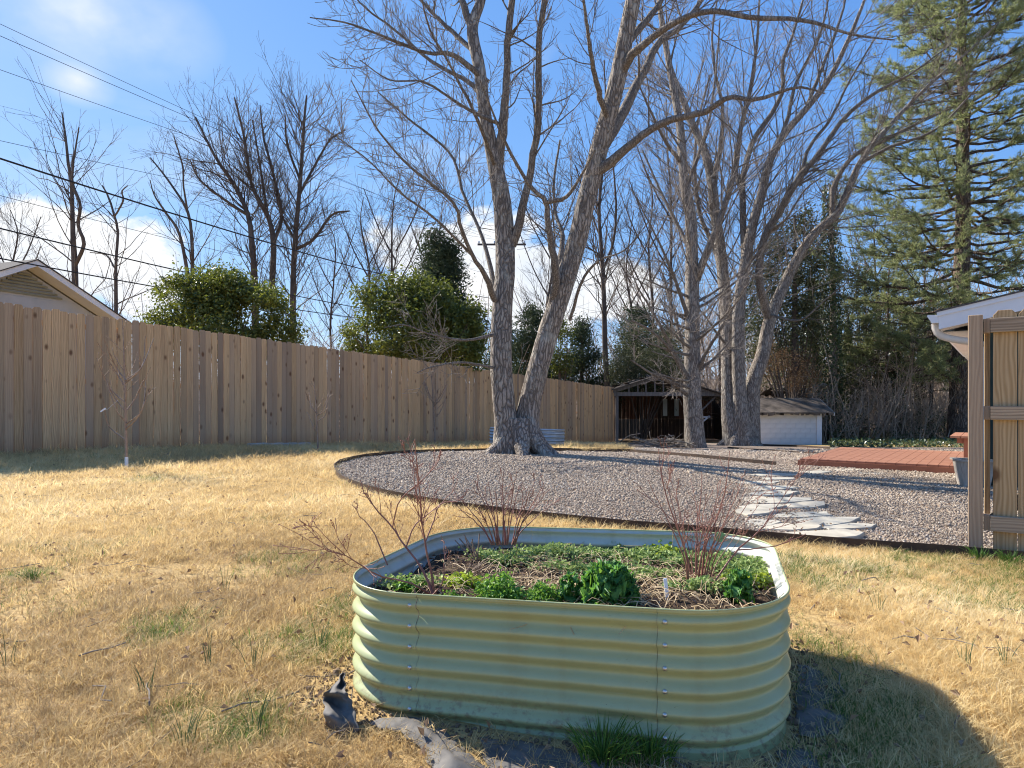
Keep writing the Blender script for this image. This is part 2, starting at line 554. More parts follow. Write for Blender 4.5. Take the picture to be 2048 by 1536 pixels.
def m_gravel_base():
    m, t, out = new_mat('gravel_bed')
    pos = t.n('ShaderNodeNewGeometry').outputs['Position']
    v = t.n('ShaderNodeTexVoronoi', {'Vector': pos, 'Scale': 42.0})
    h = t.math('SUBTRACT', 1.0, v.outputs['Distance'])
    cr = t.n('ShaderNodeSeparateColor', {0: v.outputs['Color']}).outputs[0]
    c = t.ramp(cr, (0.0, (0.12, 0.09, 0.07)), (0.3, (0.26, 0.195, 0.14)), (0.6, (0.42, 0.33, 0.245)), (0.85, (0.35, 0.25, 0.19)), (1.0, (0.54, 0.46, 0.38)))
    patch = t.ramp(t.noise(pos, 1.1, 4), (0.55, 0.0), (0.75, 0.5))
    c = t.mix(patch, c, (0.33, 0.24, 0.15))
    principled(t, out, c, 0.85, 0.2, 0, h, 1.0, 0.02)
    return m


def m_picket(name, c1, c2, c3, knot, stretch=1.0, foot=True, along='z'):
    m, t, out = new_mat(name)
    co = t.n('ShaderNodeTexCoord').outputs['Object']
    if along == 'x':
        q = t.n('ShaderNodeSeparateXYZ', {0: co})
        co = t.n('ShaderNodeCombineXYZ', {0: q.outputs[2], 1: q.outputs[1], 2: q.outputs[0]}).outputs[0]
    rnd = t.n('ShaderNodeObjectInfo').outputs['Random']
    off = t.n('ShaderNodeCombineXYZ', {0: t.math('MULTIPLY', rnd, 37.0), 1: t.math('MULTIPLY', rnd, 11.0), 2: t.math('MULTIPLY', rnd, 91.0)})
    v = t.vmath('ADD', co, off)
    warp = t.noise(t.mapping(v, (5, 5, 0.9)), 1.0, 3)
    grain = t.noise(t.mapping(v, (60, 60, 1.2)), 1.0, 4, 0.6, 0.6)
    band = t.n('ShaderNodeTexWave', {'Vector': t.mapping(t.vmath('ADD', v, t.n('ShaderNodeCombineXYZ', {0: t.math('MULTIPLY', warp, 0.12)})), (1, 1, 0.06)), 'Scale': 14.0, 'Distortion': 2.0, 'Detail': 2.0}, bands_direction='X').outputs['Fac']
    f = t.math('ADD', t.math('MULTIPLY', grain, 0.6), t.math('MULTIPLY', band, 0.4))
    base = t.mix(t.ramp(f, (0.25, 0.0), (0.75, 1.0)), c1, c2)
    base = t.mix(t.ramp(t.math('FRACT', t.math('MULTIPLY', rnd, 7.31)), (0.30, 0.0), (1.0, 0.95)), base, c3)
    base = t.mix(t.ramp(t.noise(t.mapping(v, (6, 6, .5)), 1.0, 3), (.45, 0.0), (.75, .5)), base, t.mix(1.0, base, (0.62, 0.58, 0.60), 'MULTIPLY'))
    vk = t.n('ShaderNodeTexVoronoi', {'Vector': t.mapping(v, (5.2, 2.0, 3.1), (0, 0, 0), (0, 0.5, 0)), 'Scale': 1.0, 'Randomness': 1.0})
    k = t.ramp(t.math('ADD', vk.outputs['Distance'], t.math('MULTIPLY', grain, 0.06)), (0.12, 1.0), (0.25, 0.0))
    kr = t.n('ShaderNodeSeparateColor', {0: vk.outputs['Color']}).outputs[0]
    k = t.math('MULTIPLY', k, t.ramp(kr, (0.15, 0.0), (0.45, 0.9)))
    c = t.mix(k, base, knot)
    c = t.mix(1.0, c, t.ramp(t.math('FRACT', t.math('MULTIPLY', rnd, 23.7)), (0.0, 0.74), (0.5, 0.95), (1.0, 1.0)), 'MULTIPLY')
    if foot:
        gp = t.n('ShaderNodeSeparateXYZ', {0: co}).outputs[2]
        red = t.math('MULTIPLY', t.ramp(t.math('ADD', gp, t.math('MULTIPLY', warp, 0.35)), (0.16, 1.0), (0.5, 0.0)), 0.5)
        c = t.mix(red, c, (0.36, 0.15, 0.06))
    principled(t, out, c, 0.8, 0.2, 0, grain, 0.35, 0.003)
    return m


M = {}
M['ground'] = m_ground()
M['grass'] = m_grass()
M['pebble'] = m_pebble()
M['gravel'] = m_gravel_base()
M['picket'] = m_picket('fence_pine', (0.53, 0.315, 0.155), (0.85, 0.57, 0.31), (0.44, 0.31, 0.21), (0.17, 0.075, 0.035))
M['gate'] = m_picket('gate_pine', (0.35, 0.235, 0.12), (0.52, 0.375, 0.215), (0.40, 0.30, 0.19), (0.12, 0.06, 0.03), foot=False)
M['gatepost'] = m_picket('gate_post_pine', (0.32, 0.225, 0.15), (0.48, 0.36, 0.25), (0.38, 0.29, 0.21), (0.12, 0.07, 0.045), foot=False)
M['railwood'] = m_picket('gate_rail_pine', (0.27, 0.20, 0.135), (0.50, 0.39, 0.28), (0.36, 0.29, 0.21), (0.12, 0.07, 0.045), foot=False, along='x')
M['edging'] = m_plain('steel_edging', (0.035, 0.024, 0.018), (0.085, 0.05, 0.03), 9, 0.65, 0.4)
M['bark'] = m_bark('maple_bark', (0.12, 0.10, 0.083), (0.47, 0.405, 0.34), (0.55, 0.54, 0.46), 1.2, 0.5, 0.022)
M['limb'] = m_bark('maple_limb_bark', (0.11, 0.09, 0.075), (0.36, 0.31, 0.255), (0.45, 0.43, 0.37), 2.2, 0.35, 0.012)
M['bark2'] = m_bark('smooth_grey_bark', (0.14, 0.115, 0.095), (0.48, 0.415, 0.345), (0.55, 0.53, 0.46), 1.3, 0.4, 0.025)
M['twig'] = m_plain('twig_bark', (0.12, 0.103, 0.088), (0.29, 0.25, 0.21), 3, 0.85, 0.2, bump=0)
M['twigdark'] = m_plain('dark_twig_bark', (0.07, 0.052, 0.042), (0.17, 0.13, 0.10), 2, 0.85, 0.2, bump=0)
M['brushtwig'] = m_plain('brush_twig', (0.22, 0.165, 0.125), (0.58, 0.47, 0.37), 1.2, 0.9, 0.1, bump=0)
M['pinebark'] = m_bark('pine_bark', (0.075, 0.055, 0.043), (0.32, 0.235, 0.18), (0.36, 0.32, 0.28), 1.0, 0.3, 0.05)

# ------------------------------------------------------------------ ground sheet
def build_ground():
    ys = np.r_[np.linspace(-30, 0, 20), np.linspace(0.4, 14, 60), np.linspace(14.5, 60, 70), np.linspace(65, 200, 20), np.geomspace(230, 3000, 14)]
    xs = np.r_[-np.geomspace(2500, 70, 12), np.linspace(-60, -16, 30), np.linspace(-15, 15, 110), np.linspace(16, 60, 30), np.geomspace(70, 2500, 12)]
    X, Y = np.meshgrid(xs, ys)
    Z = gz(X, Y)
    mb = MB()
    ny, nx = X.shape
    i = (np.arange(ny - 1)[:, None] * nx + np.arange(nx - 1)[None, :]).reshape(-1)
    mb.add(np.stack([X, Y, Z], -1), np.stack([i, i + 1, i + nx + 1, i + nx], -1))
    mb.obj('ground', M['ground'], None, True, kind='structure')


build_ground()

# gravel bed outline, traced on the ground
gr_px = [(668, 938), (676, 955), (700, 970), (760, 990), (860, 1010), (960, 1025), (1080, 1040), (1240, 1057), (1400, 1070), (1540, 1083), (1760, 1101), (1938, 1114), (2300, 1150)]
gr_front = np.array([Gp(*p)[:2] for p in gr_px])
gr_back = np.array([Gp(*p)[:2] for p in [(1650, 893), (1500, 889), (1380, 886), (1310, 886.5), (1270, 889), (1252, 895), (1262, 902), (1235, 906), (1100, 904), (1000, 903), (900, 905), (820, 908), (740, 915), (690, 925), (672, 932)]])
gr_front = smooth_path(np.c_[gr_front, np.zeros(len(gr_front))], 90)[:, :2]
gr_back = smooth_path(np.c_[gr_back, np.zeros(len(gr_back))], 90)[:, :2]
GRAVEL = np.vstack([gr_front, [[12.0, 4.6], [16, 9], [17, 22], [12.5, 23.5]], gr_back])

# raised bed frame
BC = np.array([0.248, 2.731]); BYAW = R(-17.0); BHU, BHV, BR, BH = 0.765, 0.615, 0.33, 0.43
BU = np.array([math.cos(BYAW), math.sin(BYAW)]); BV = np.array([-math.sin(BYAW), math.cos(BYAW)])


def bed_local(x, y):
    return (x - BC[0]) * BU[0] + (y - BC[1]) * BU[1], (x - BC[0]) * BV[0] + (y - BC[1]) * BV[1]


def in_bed(x, y, grow_=0.0):
    u, v = bed_local(x, y)
    qx = np.abs(u) - (BHU + grow_ - BR); qy = np.abs(v) - (BHV + grow_ - BR)
    return np.hypot(np.maximum(qx, 0), np.maximum(qy, 0)) + np.minimum(np.maximum(qx, qy), 0) < BR


def build_gravel():
    x0, y0 = GRAVEL.min(0); x1, y1 = GRAVEL.max(0)
    X, Y = np.meshgrid(np.arange(x0, x1, .45), np.arange(y0, y1, .45))
    k = inside(GRAVEL, X, Y)
    pts = [Vector(p) for p in GRAVEL] + [Vector((a, b)) for a, b in zip(X[k], Y[k])]
    n = len(GRAVEL)
    vs, es, fs, *_ = delaunay_2d_cdt(pts, [(i, (i + 1) % n) for i in range(n)], [], 1, 1e-5)
    V = np.array([[v.x, v.y, float(gz(v.x, v.y)) + 0.012] for v in vs])
    mb = MB(); mb.add(V, np.array([list(f) for f in fs]))
    mb.obj('gravel_bed', M['gravel'], None, True, kind='structure')
    # loose pebbles on it, dense near, sparser far
    rng = np.random.default_rng(11)
    N = 1200000
    Yp = rng.uniform(y0, y1, N) ; Xp = rng.uniform(x0, x1, N)
    dens = np.clip((7.2 / np.maximum(Yp, 4)) ** 1.6, 0, 1)
    k = (rng.random(N) < dens) & (np.abs(Xp) < Yp * 0.80 + 0.5) & (Yp < 20.5)
    Xp, Yp = Xp[k], Yp[k]
    k = inside(GRAVEL, Xp, Yp); Xp, Yp = Xp[k], Yp[k]
    N = len(Xp)
    base = np.clip(Yp / 8.0, .8, 2.0)
    sc = rng.lognormal(0, .28, N) * 0.0084 * base
    P = np.c_[Xp, Yp, gz(Xp, Yp) + 0.014 + sc * .35]
    var = []
    for s in range(4):
        r = np.random.default_rng(s)
        v, f = ico(1)
        v = v * (1 + r.normal(0, .13, (len(v), 1))) * np.array([1.25, .95, .62])
        var.append((v, f, 0))
    patch = vnoise(Xp, Yp, .9, 3)
    tone = np.clip(rng.random(N) * .85 + patch * .15, 0, 1)
    scatter('loose_gravel', P, np.c_[rng.normal(0, .35, N), rng.normal(0, .35, N), rng.uniform(0, 6.3, N)], sc, {'tone': tone}, var, [M['pebble']], kind='stuff',
            label='loose mixed grey and tan pebbles covering the garden bed')


def ico(sub):
    p = (1 + 5 ** .5) / 2
    v = [(-1, p, 0), (1, p, 0), (-1, -p, 0), (1, -p, 0), (0, -1, p), (0, 1, p), (0, -1, -p), (0, 1, -p), (p, 0, -1), (p, 0, 1), (-p, 0, -1), (-p, 0, 1)]
    f = [(0, 11, 5), (0, 5, 1), (0, 1, 7), (0, 7, 10), (0, 10, 11), (1, 5, 9), (5, 11, 4), (11, 10, 2), (10, 7, 6), (7, 1, 8), (3, 9, 4), (3, 4, 2), (3, 2, 6), (3, 6, 8), (3, 8, 9), (4, 9, 5), (2, 4, 11), (6, 2, 10), (8, 6, 7), (9, 8, 1)]
    v = [np.array(a) / np.linalg.norm(a) for a in v]
    for _ in range(sub - 1):
        c = {}; g = []
        def mid(a, b):
            k = (min(a, b), max(a, b))
            if k not in c:
                m_ = v[a] + v[b]; v.append(m_ / np.linalg.norm(m_)); c[k] = len(v) - 1
            return c[k]
        for a, b, d in f:
            x, y, z = mid(a, b), mid(b, d), mid(d, a)
            g += [(a, x, z), (b, y, x), (d, z, y), (x, y, z)]
        f = g
    return np.array(v), [tuple(q) for q in f]


build_gravel()


# ------------------------------------------------------------------ lawn
def tuft(rng, nb, h, spread, w, lean):
    V = []; F = []
    for _ in range(nb):
        a = rng.uniform(0, 2 * PI); r = spread * math.sqrt(rng.random())
        b = np.array([r * math.cos(a), r * math.sin(a), -0.004])
        d = np.array([math.cos(a + rng.normal(0, 1.2)), math.sin(a + rng.normal(0, 1.2)), 0])
        s = np.array([-d[1], d[0], 0]) * w * rng.uniform(.7, 1.2)
        L = h * rng.uniform(.45, 1.25); ln = lean * rng.uniform(.3, 1.6)
        k = len(V)
        for q, ww in ((0, 1), (.4, .9), (.75, .6), (1, .08)):
            c = b + np.array([0, 0, 1]) * L * (q - .30 * ln * q * q) + d * L * ln * q * q
            V += [c - s * ww, c + s * ww]
        for j in range(3):
            F.append((k + 2 * j, k + 2 * j + 1, k + 2 * j + 3, k + 2 * j + 2))
    return np.array(V), F, 0


GREEN_SPOTS = [(60, 1150, .16), (555, 1130, .30), (640, 1145, .2), (1640, 1145, .45), (1760, 1150, .3), (1990, 1150, .6), (1900, 1135, .4), (640, 1280, .25), (505, 1450, .15), (370, 1440, .12), (330, 1260, .2), (560, 1280, .15),
               (720, 1230, .25), (1640, 1300, .22), (1700, 1500, .25), (1560, 1480, .2), (1590, 1255, .16), (290, 960, .25), (1960, 1195, .35), (1680, 1400, .25)]


def build_lawn():
    rng = np.random.default_rng(21)
    X = []; Y = []; Sx = []
    for (ya, yb, dens, s) in ((1.25, 3.2, 2300, .80), (3.2, 5.5, 1250, .95), (5.5, 9, 520, 1.25), (9, 15, 190, 1.7), (15, 24, 75, 2.4)):
        A = (yb - ya) * (.8 * (ya + yb) + 1.0)
        n = int(A * dens)
        y = rng.uniform(ya, yb, n); x = rng.uniform(-1, 1, n) * (.8 * y + .5)
        k = np.abs(x) < .8 * y + .5
        X.append(x[k]); Y.append(y[k]); Sx.append(np.full(k.sum(), s))
    X = np.concatenate(X); Y = np.concatenate(Y); Sx = np.concatenate(Sx)
    k = ~in_bed(X, Y, .03) & ~inside(GRAVEL, X, Y)
    fd = (X + 8.2) * .849 - (Y - 10.9) * .528          # signed distance in front of the long fence
    k &= fd > 0.12
    clump = vnoise(X, Y, 2.2, 1) * .5 + vnoise(X, Y, 6.5, 2) * .5
    thin = vnoise(X, Y, 1.3, 7)
    k &= rng.random(len(X)) < np.clip(1.25 - 1.6 * np.clip(thin - .62, 0, 1) / .38, .25, 1)
    # bare soil round the raised bed's foot
    near = in_bed(X, Y, .16) & (rng.random(len(X)) < .75)
    k &= ~near
    X, Y, Sx, clump = X[k], Y[k], Sx[k], clump[k]
    N = len(X)
    tone = np.clip(.50 + .80 * (vnoise(X, Y, .8, 4) - .5) + .5 * (clump - .5) + rng.normal(0, .17, N), 0, 1)
    green = np.zeros(N)
    for px, py, r in GREEN_SPOTS:
        g = Gp(px, py)
        d = np.hypot(X - g[0], (Y - g[1]) * .8)
        green = np.maximum(green, np.clip(.75 * (1 - d / (1.5 * r)), 0, .5) * (.2 + 1.2 * vnoise(X, Y, 9, 9)))
    green = np.maximum(green, (vnoise(X, Y, 1.7, 12) > .80) * .18)
    tone *= 1 - .3 * np.clip(vnoise(X, Y, .55, 8) - .62, 0, .3) / .3
    sc = Sx * rng.uniform(.7, 1.3, N) * (.65 + .7 * clump)
    P = np.c_[X, Y, gz(X, Y)]
    var = [tuft(np.random.default_rng(100 + s), 13, .052, .040, .0012, .75 + .25 * (s % 3)) for s in range(6)]
    scatter('dry_grass', P, np.c_[rng.normal(0, .2, N), rng.normal(0, .2, N), rng.uniform(0, 6.3, N)], sc, {'tone': tone, 'green': green}, var, [M['grass']], kind='stuff',
            label='straw coloured dormant lawn grass with a few green patches')


build_lawn()


def build_litter():
    rng = np.random.default_rng(33)
    n = 2600
    Y = rng.uniform(1.6, 16, n) ** 1.0; X = rng.uniform(-1, 1, n) * (.78 * Y + .3)
    k = ~in_bed(X, Y, .03) & ((X + 8.2) * .849 - (Y - 10.9) * .528 > .2) & (vnoise(X, Y, .9, 15) > .35)
    X, Y = X[k], Y[k]
    C = np.c_[X, Y, gz(X, Y) + .022 + .02 * rng.random(len(X))]
    mb = MB(); leaf_quads(mb, C, .030, rng, .55, flat=1.0, fold=.5)
    mb.obj('fallen_leaves', M['litter'], None, kind='stuff', label='small dry brown leaves scattered over lawn and gravel')
    n = 420
    Y = rng.uniform(1.7, 18, n); X = rng.uniform(-1, 1, n) * (.78 * Y + .3)
    k = ~in_bed(X, Y, .03) & ((X + 8.2) * .849 - (Y - 10.9) * .528 > .3)
    X, Y = X[k], Y[k]; n = len(X)
    a = rng.uniform(0, 6.3, n); L = rng.uniform(.06, .3, n)
    c = np.c_[X, Y, gz(X, Y) + .022]; d = np.c_[np.cos(a), np.sin(a), rng.normal(0, .04, n)]
    P = np.stack([c + d * (L * s)[:, None] + rng.normal(0, .008, (n, 3)) for s in (-.5, -.15, .2, .5)], 1)
    mb = MB(); tubes(mb, P, np.repeat(rng.uniform(.0012, .0035, n)[:, None], 4, 1), 4)
    mb.obj('fallen_twigs', M['twig'], None, True, kind='stuff', label='thin fallen twigs scattered over lawn and gravel')


M['litter'] = m_leaf('leaf_litter', (0.20, 0.12, 0.07), (0.46, 0.32, 0.20), .7, .2, .2)
build_litter()


# ------------------------------------------------------------------ steel edging strips
def edging(name, path, h, label, grp=None):
    p = np.asarray(path)
    n = len(p)
    d = nrm(np.gradient(p, axis=0)); s = np.c_[-d[:, 1], d[:, 0]] * .004
    z = gz(p[:, 0], p[:, 1])
    V = []
    for sg, zz in ((1, -.05), (1, h), (-1, h), (-1, -.05)):
        V.append(np.c_[p + sg * s, z + zz])
    V = np.stack(V, 1).reshape(-1, 3)
    i = np.arange(n - 1)[:, None] * 4; j = np.arange(3)[None, :]
    mb = MB(); mb.add(V, np.stack([i + j, i + j + 1, i + j + 5, i + j + 4], -1).reshape(-1, 4))
    return mb.obj(name, M['edging'], None, False, label=label, cat='garden edging', group=grp)


def gpath(px, n=40):
    a = np.array([Gp(*p) for p in px]); a[:, 2] = 0
    return smooth_path(a, n)[:, :2]


edging('garden_edging', np.vstack([gr_back[-42:-1], gr_front]), .075, 'long dark steel edging strip curving between dry lawn and gravel', 'steel edging strips')
edging('garden_edging', gpath([(1105, 904), (1235, 905), (1290, 909), (1380, 916), (1470, 925), (1552, 933)]), .09, 'straight dark steel edging strip running right from the forked maple', 'steel edging strips')
edging('garden_edging', gpath([(1262, 901), (1252, 895), (1270, 889), (1310, 886), (1360, 887)]), .07, 'short curved dark edging around dry grass beside the open shed', 'steel edging strips')
edging('garden_edging', gpath([(1455, 897), (1560, 905), (1650, 911)], 12), .06, 'thin dark strip lying in gravel nearest the deck corner', 'steel edging strips')  # thin dark strip running through the gravel
edging('garden_edging', gpath([(1500, 891), (1580, 894), (1660, 899)], 12), .07, 'dark edging strip along the foot of the white shed', 'steel edging strips')


# ------------------------------------------------------------------ long privacy fence of single pickets
FA = np.array([-8.2, 10.9]); FB = np.array([4.74, 31.7]); FLEN = float(np.linalg.norm(FB - FA)); FD = (FB - FA) / FLEN
FN = np.array([FD[1], -FD[0]])                      # towards the yard


def fence_top(s):
    return 2.607 + (1.63 - 2.607) * s / FLEN


def build_fence():
    rng = random.Random(4)
    st = -2.6
    b0 = FA + FD * st
    root = thing('privacy_fence', (b0[0], b0[1], float(gz(*b0))), 'tall tan dog-eared wooden privacy fence along the left side of the yard', 'fence')
    w = .137
    meshes = []
    for k in range(8):
        W = .1358; H = 2.44; th = .016
        cup = rng.uniform(-.002, .003)
        mb = MB()
        # plan outline with eased front edges, swept up to a dog-eared top
        def ring(z, cut):
            w2 = W / 2 - cut
            return [(-w2, th / 2, z), (w2, th / 2, z), (w2, -th / 2 + .009, z), (w2 - .0055, -th / 2 + cup, z), (-w2 + .0055, -th / 2 + cup, z), (-w2, -th / 2 + .009, z)]
        V = ring(0, 0) + ring(H - .03, 0) + ring(H, .022)
        mb.addng(V, [[0, 1, 2, 3, 4, 5][::-1], [12, 13, 14, 15, 16, 17]] + [[k2 * 6 + i, k2 * 6 + (i + 1) % 6, k2 * 6 + 6 + (i + 1) % 6, k2 * 6 + 6 + i] for k2 in (0, 1) for i in range(6)])
        meshes.append(mb.mesh('picket', M['picket']))
    rz = math.atan2(FD[1], FD[0])
    s = st
    while s < FLEN - .05:
        p = FA + FD * s
        off = rng.choice((0, 0, 0, .006, .014, -.004, .010)) + rng.uniform(-.003, .003)
        zb = float(gz(*p)) - .015 + rng.uniform(0, .012)
        top = fence_top(s) + rng.uniform(-.02, .02)
        o = bpy.data.objects.new('picket', rng.choice(meshes)); COL.objects.link(o)
        o.parent = root
        q = p + FN * off
        o.location = Vector((q[0], q[1], zb)) - root.location
        o.rotation_euler = (rng.uniform(-.004, .004), rng.uniform(-.003, .003), rz + rng.uniform(-.05, .05))
        o.scale = (rng.uniform(.985, 1.012), 1, (top - zb) / 2.44)
        s += w
    # rails and posts stand on the neighbour's side
    for k in range(0, 12):
        s0 = st + k * 2.3; s1 = min(st + (k + 1) * 2.3, FLEN)
        if s0 >= FLEN:
            break
        a = FA + FD * s0 - FN * .045; b = FA + FD * s1 - FN * .045
        for dz in (.28, 1.22, 2.18):
            mb = MB(); mb.beam((*a, float(gz(*a)) + dz), (*b, float(gz(*b)) + dz), .038, .085)
            mb.obj('rail', M['picket'], root)
        mb = MB(); a2 = FA + FD * s0 - FN * .115
        zg = float(gz(*a2)); mb.box((a2[0], a2[1], zg + 1.1), (.09, .09, 2.4), Matrix.Rotation(rz, 3, 'Z'))
        mb.obj('post', M['picket'], root)


build_fence()


# ------------------------------------------------------------------ the green corrugated raised bed in front
def m_bedpaint(name, c, c2, rough, dirt):
    m, t, out = new_mat(name)
    co = t.n('ShaderNodeTexCoord').outputs['Object']
    n = t.noise(co, 2.2, 5, .6)
    col = t.mix(n, c, c2)
    sp = t.ramp(t.noise(t.mapping(co, (1, 1, 2.5)), 55, 4, .7), (.66, 0.0), (.74, 1.0))
    msk = t.ramp(t.noise(co, 3.5, 3), (.5, 0.0), (.65, 1.0))
    col = t.mix(t.math('MULTIPLY', t.math('MULTIPLY', sp, msk), dirt), col, (0.10, 0.07, 0.03))
    st = t.ramp(t.noise(t.mapping(co, (14, 14, .8)), 1.0, 4, .6), (.50, 0.0), (.80, .35))
    col = t.mix(t.math('MULTIPLY', st, dirt), col, (0.30, 0.24, 0.10))
    zz = t.n('ShaderNodeSeparateXYZ', {0: co}).outputs[2]
    spl = t.math('MULTIPLY', t.ramp(t.noise(co, 38, 5, .7), (.50, 0.0), (.62, 1.0)), t.ramp(t.math('ADD', zz, t.math('MULTIPLY', n, .12)), (.07, .8), (.20, 0.0)))
    col = t.mix(t.math('MULTIPLY', spl, dirt), col, (0.22, 0.15, 0.085))
    scr = t.ramp(t.noise(t.mapping(co, (3, 3, 60), (0, 0, 0), (0.2, 0.3, 0)), 1.0, 2), (.70, 0.0), (.73, .5))
    col = t.mix(t.math('MULTIPLY', scr, msk), col, (0.55, 0.56, 0.48))
    principled(t, out, col, rough, 0.5, 0, t.noise(co, 90, 3), .04, .001)
    return m


M['bedgreen'] = m_bedpaint('sage_green_steel', (0.355, 0.40, 0.20), (0.405, 0.44, 0.23), .30, 1.0)
M['bedinner'] = m_bedpaint('pale_primer_steel', (0.50, 0.515, 0.45), (0.58, 0.59, 0.52), .45, 1.0)
M['bolt'] = m_plain('bolt_steel', (0.5, 0.5, 0.47), (0.62, 0.61, 0.57), 40, .4, .5, 1.0)
M['soil'] = m_plain('potting_soil', (0.022, 0.015, 0.011), (0.11, 0.075, 0.05), 22, .95, .1, bump=1.0, bd=.03)
M['straw'] = m_leaf('straw_mulch', (0.50, 0.36, 0.19), (0.80, 0.64, 0.42), .7, .2, .2)
M['deadleaf'] = m_leaf('dead_leaf', (0.10, 0.06, 0.045), (0.32, 0.22, 0.16), .7, .2, .1)
M['kale'] = m_leaf('kale_leaf', (0.05, 0.17, 0.05), (0.13, 0.31, 0.08), .5, .3, .4, (0.25, 0.5, 0.03))
M['herb'] = m_leaf('herb_leaf', (0.09, 0.23, 0.04), (0.24, 0.42, 0.08), .5, .35, .4, (0.3, 0.5, 0.04))
M['lime'] = m_leaf('yellow_green_leaf', (0.26, 0.38, 0.04), (0.46, 0.52, 0.07), .5, .35, .35, (0.5, 0.6, 0.05))
M['weed'] = m_leaf('chickweed_leaf', (0.16, 0.27, 0.07), (0.42, 0.50, 0.18), .6, .3, .3)
M['cane'] = m_plain('blueberry_cane', (0.20, 0.072, 0.05), (0.36, 0.17, 0.115), 14, .6, .35, bump=0)
M['caneold'] = m_plain('old_grey_cane', (0.22, 0.15, 0.11), (0.42, 0.32, 0.24), 12, .8, .2, bump=.2)
M['whiteplastic'] = m_plain('white_plastic', (0.75, 0.77, 0.80), (0.82, 0.83, 0.84), 5, .5, .4, bump=0)
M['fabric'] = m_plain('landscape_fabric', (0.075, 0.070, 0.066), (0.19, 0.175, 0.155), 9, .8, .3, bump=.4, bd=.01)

BTILT = 0.028                                      # the bed leans a little to its left end


def bed_pt(u, v, z):
    """bed frame -> world"""
    p = BC + BU * u + BV * v
    return np.array([p[0], p[1], z + BTILT * (u - .37) - .0])


def bed_outline():
    pts = []; nor = []
    def seg(a, b, nn, m_):
        for t in np.linspace(0, 1, m_, endpoint=False):
            pts.append(np.array(a) * (1 - t) + np.array(b) * t); nor.append(nn)
    def arc(c, a0, m_):
        for t in np.linspace(0, 1, m_, endpoint=False):
            a = a0 + t * PI / 2
            nor.append((math.cos(a), math.sin(a))); pts.append(np.array(c) + BR * np.array(nor[-1]))
    x, y = BHU - BR, BHV - BR
    seg((-x, -BHV), (x, -BHV), (0, -1), 48); arc((x, -y), -PI / 2, 22)
    seg((BHU, -y), (BHU, y), (1, 0), 30); arc((x, y), 0, 22)
    seg((x, BHV), (-x, BHV), (0, 1), 48); arc((-x, y), PI / 2, 22)
    seg((-BHU, y), (-BHU, -y), (-1, 0), 30); arc((-x, -y), PI, 22)
    return np.array(pts), np.array(nor, float)


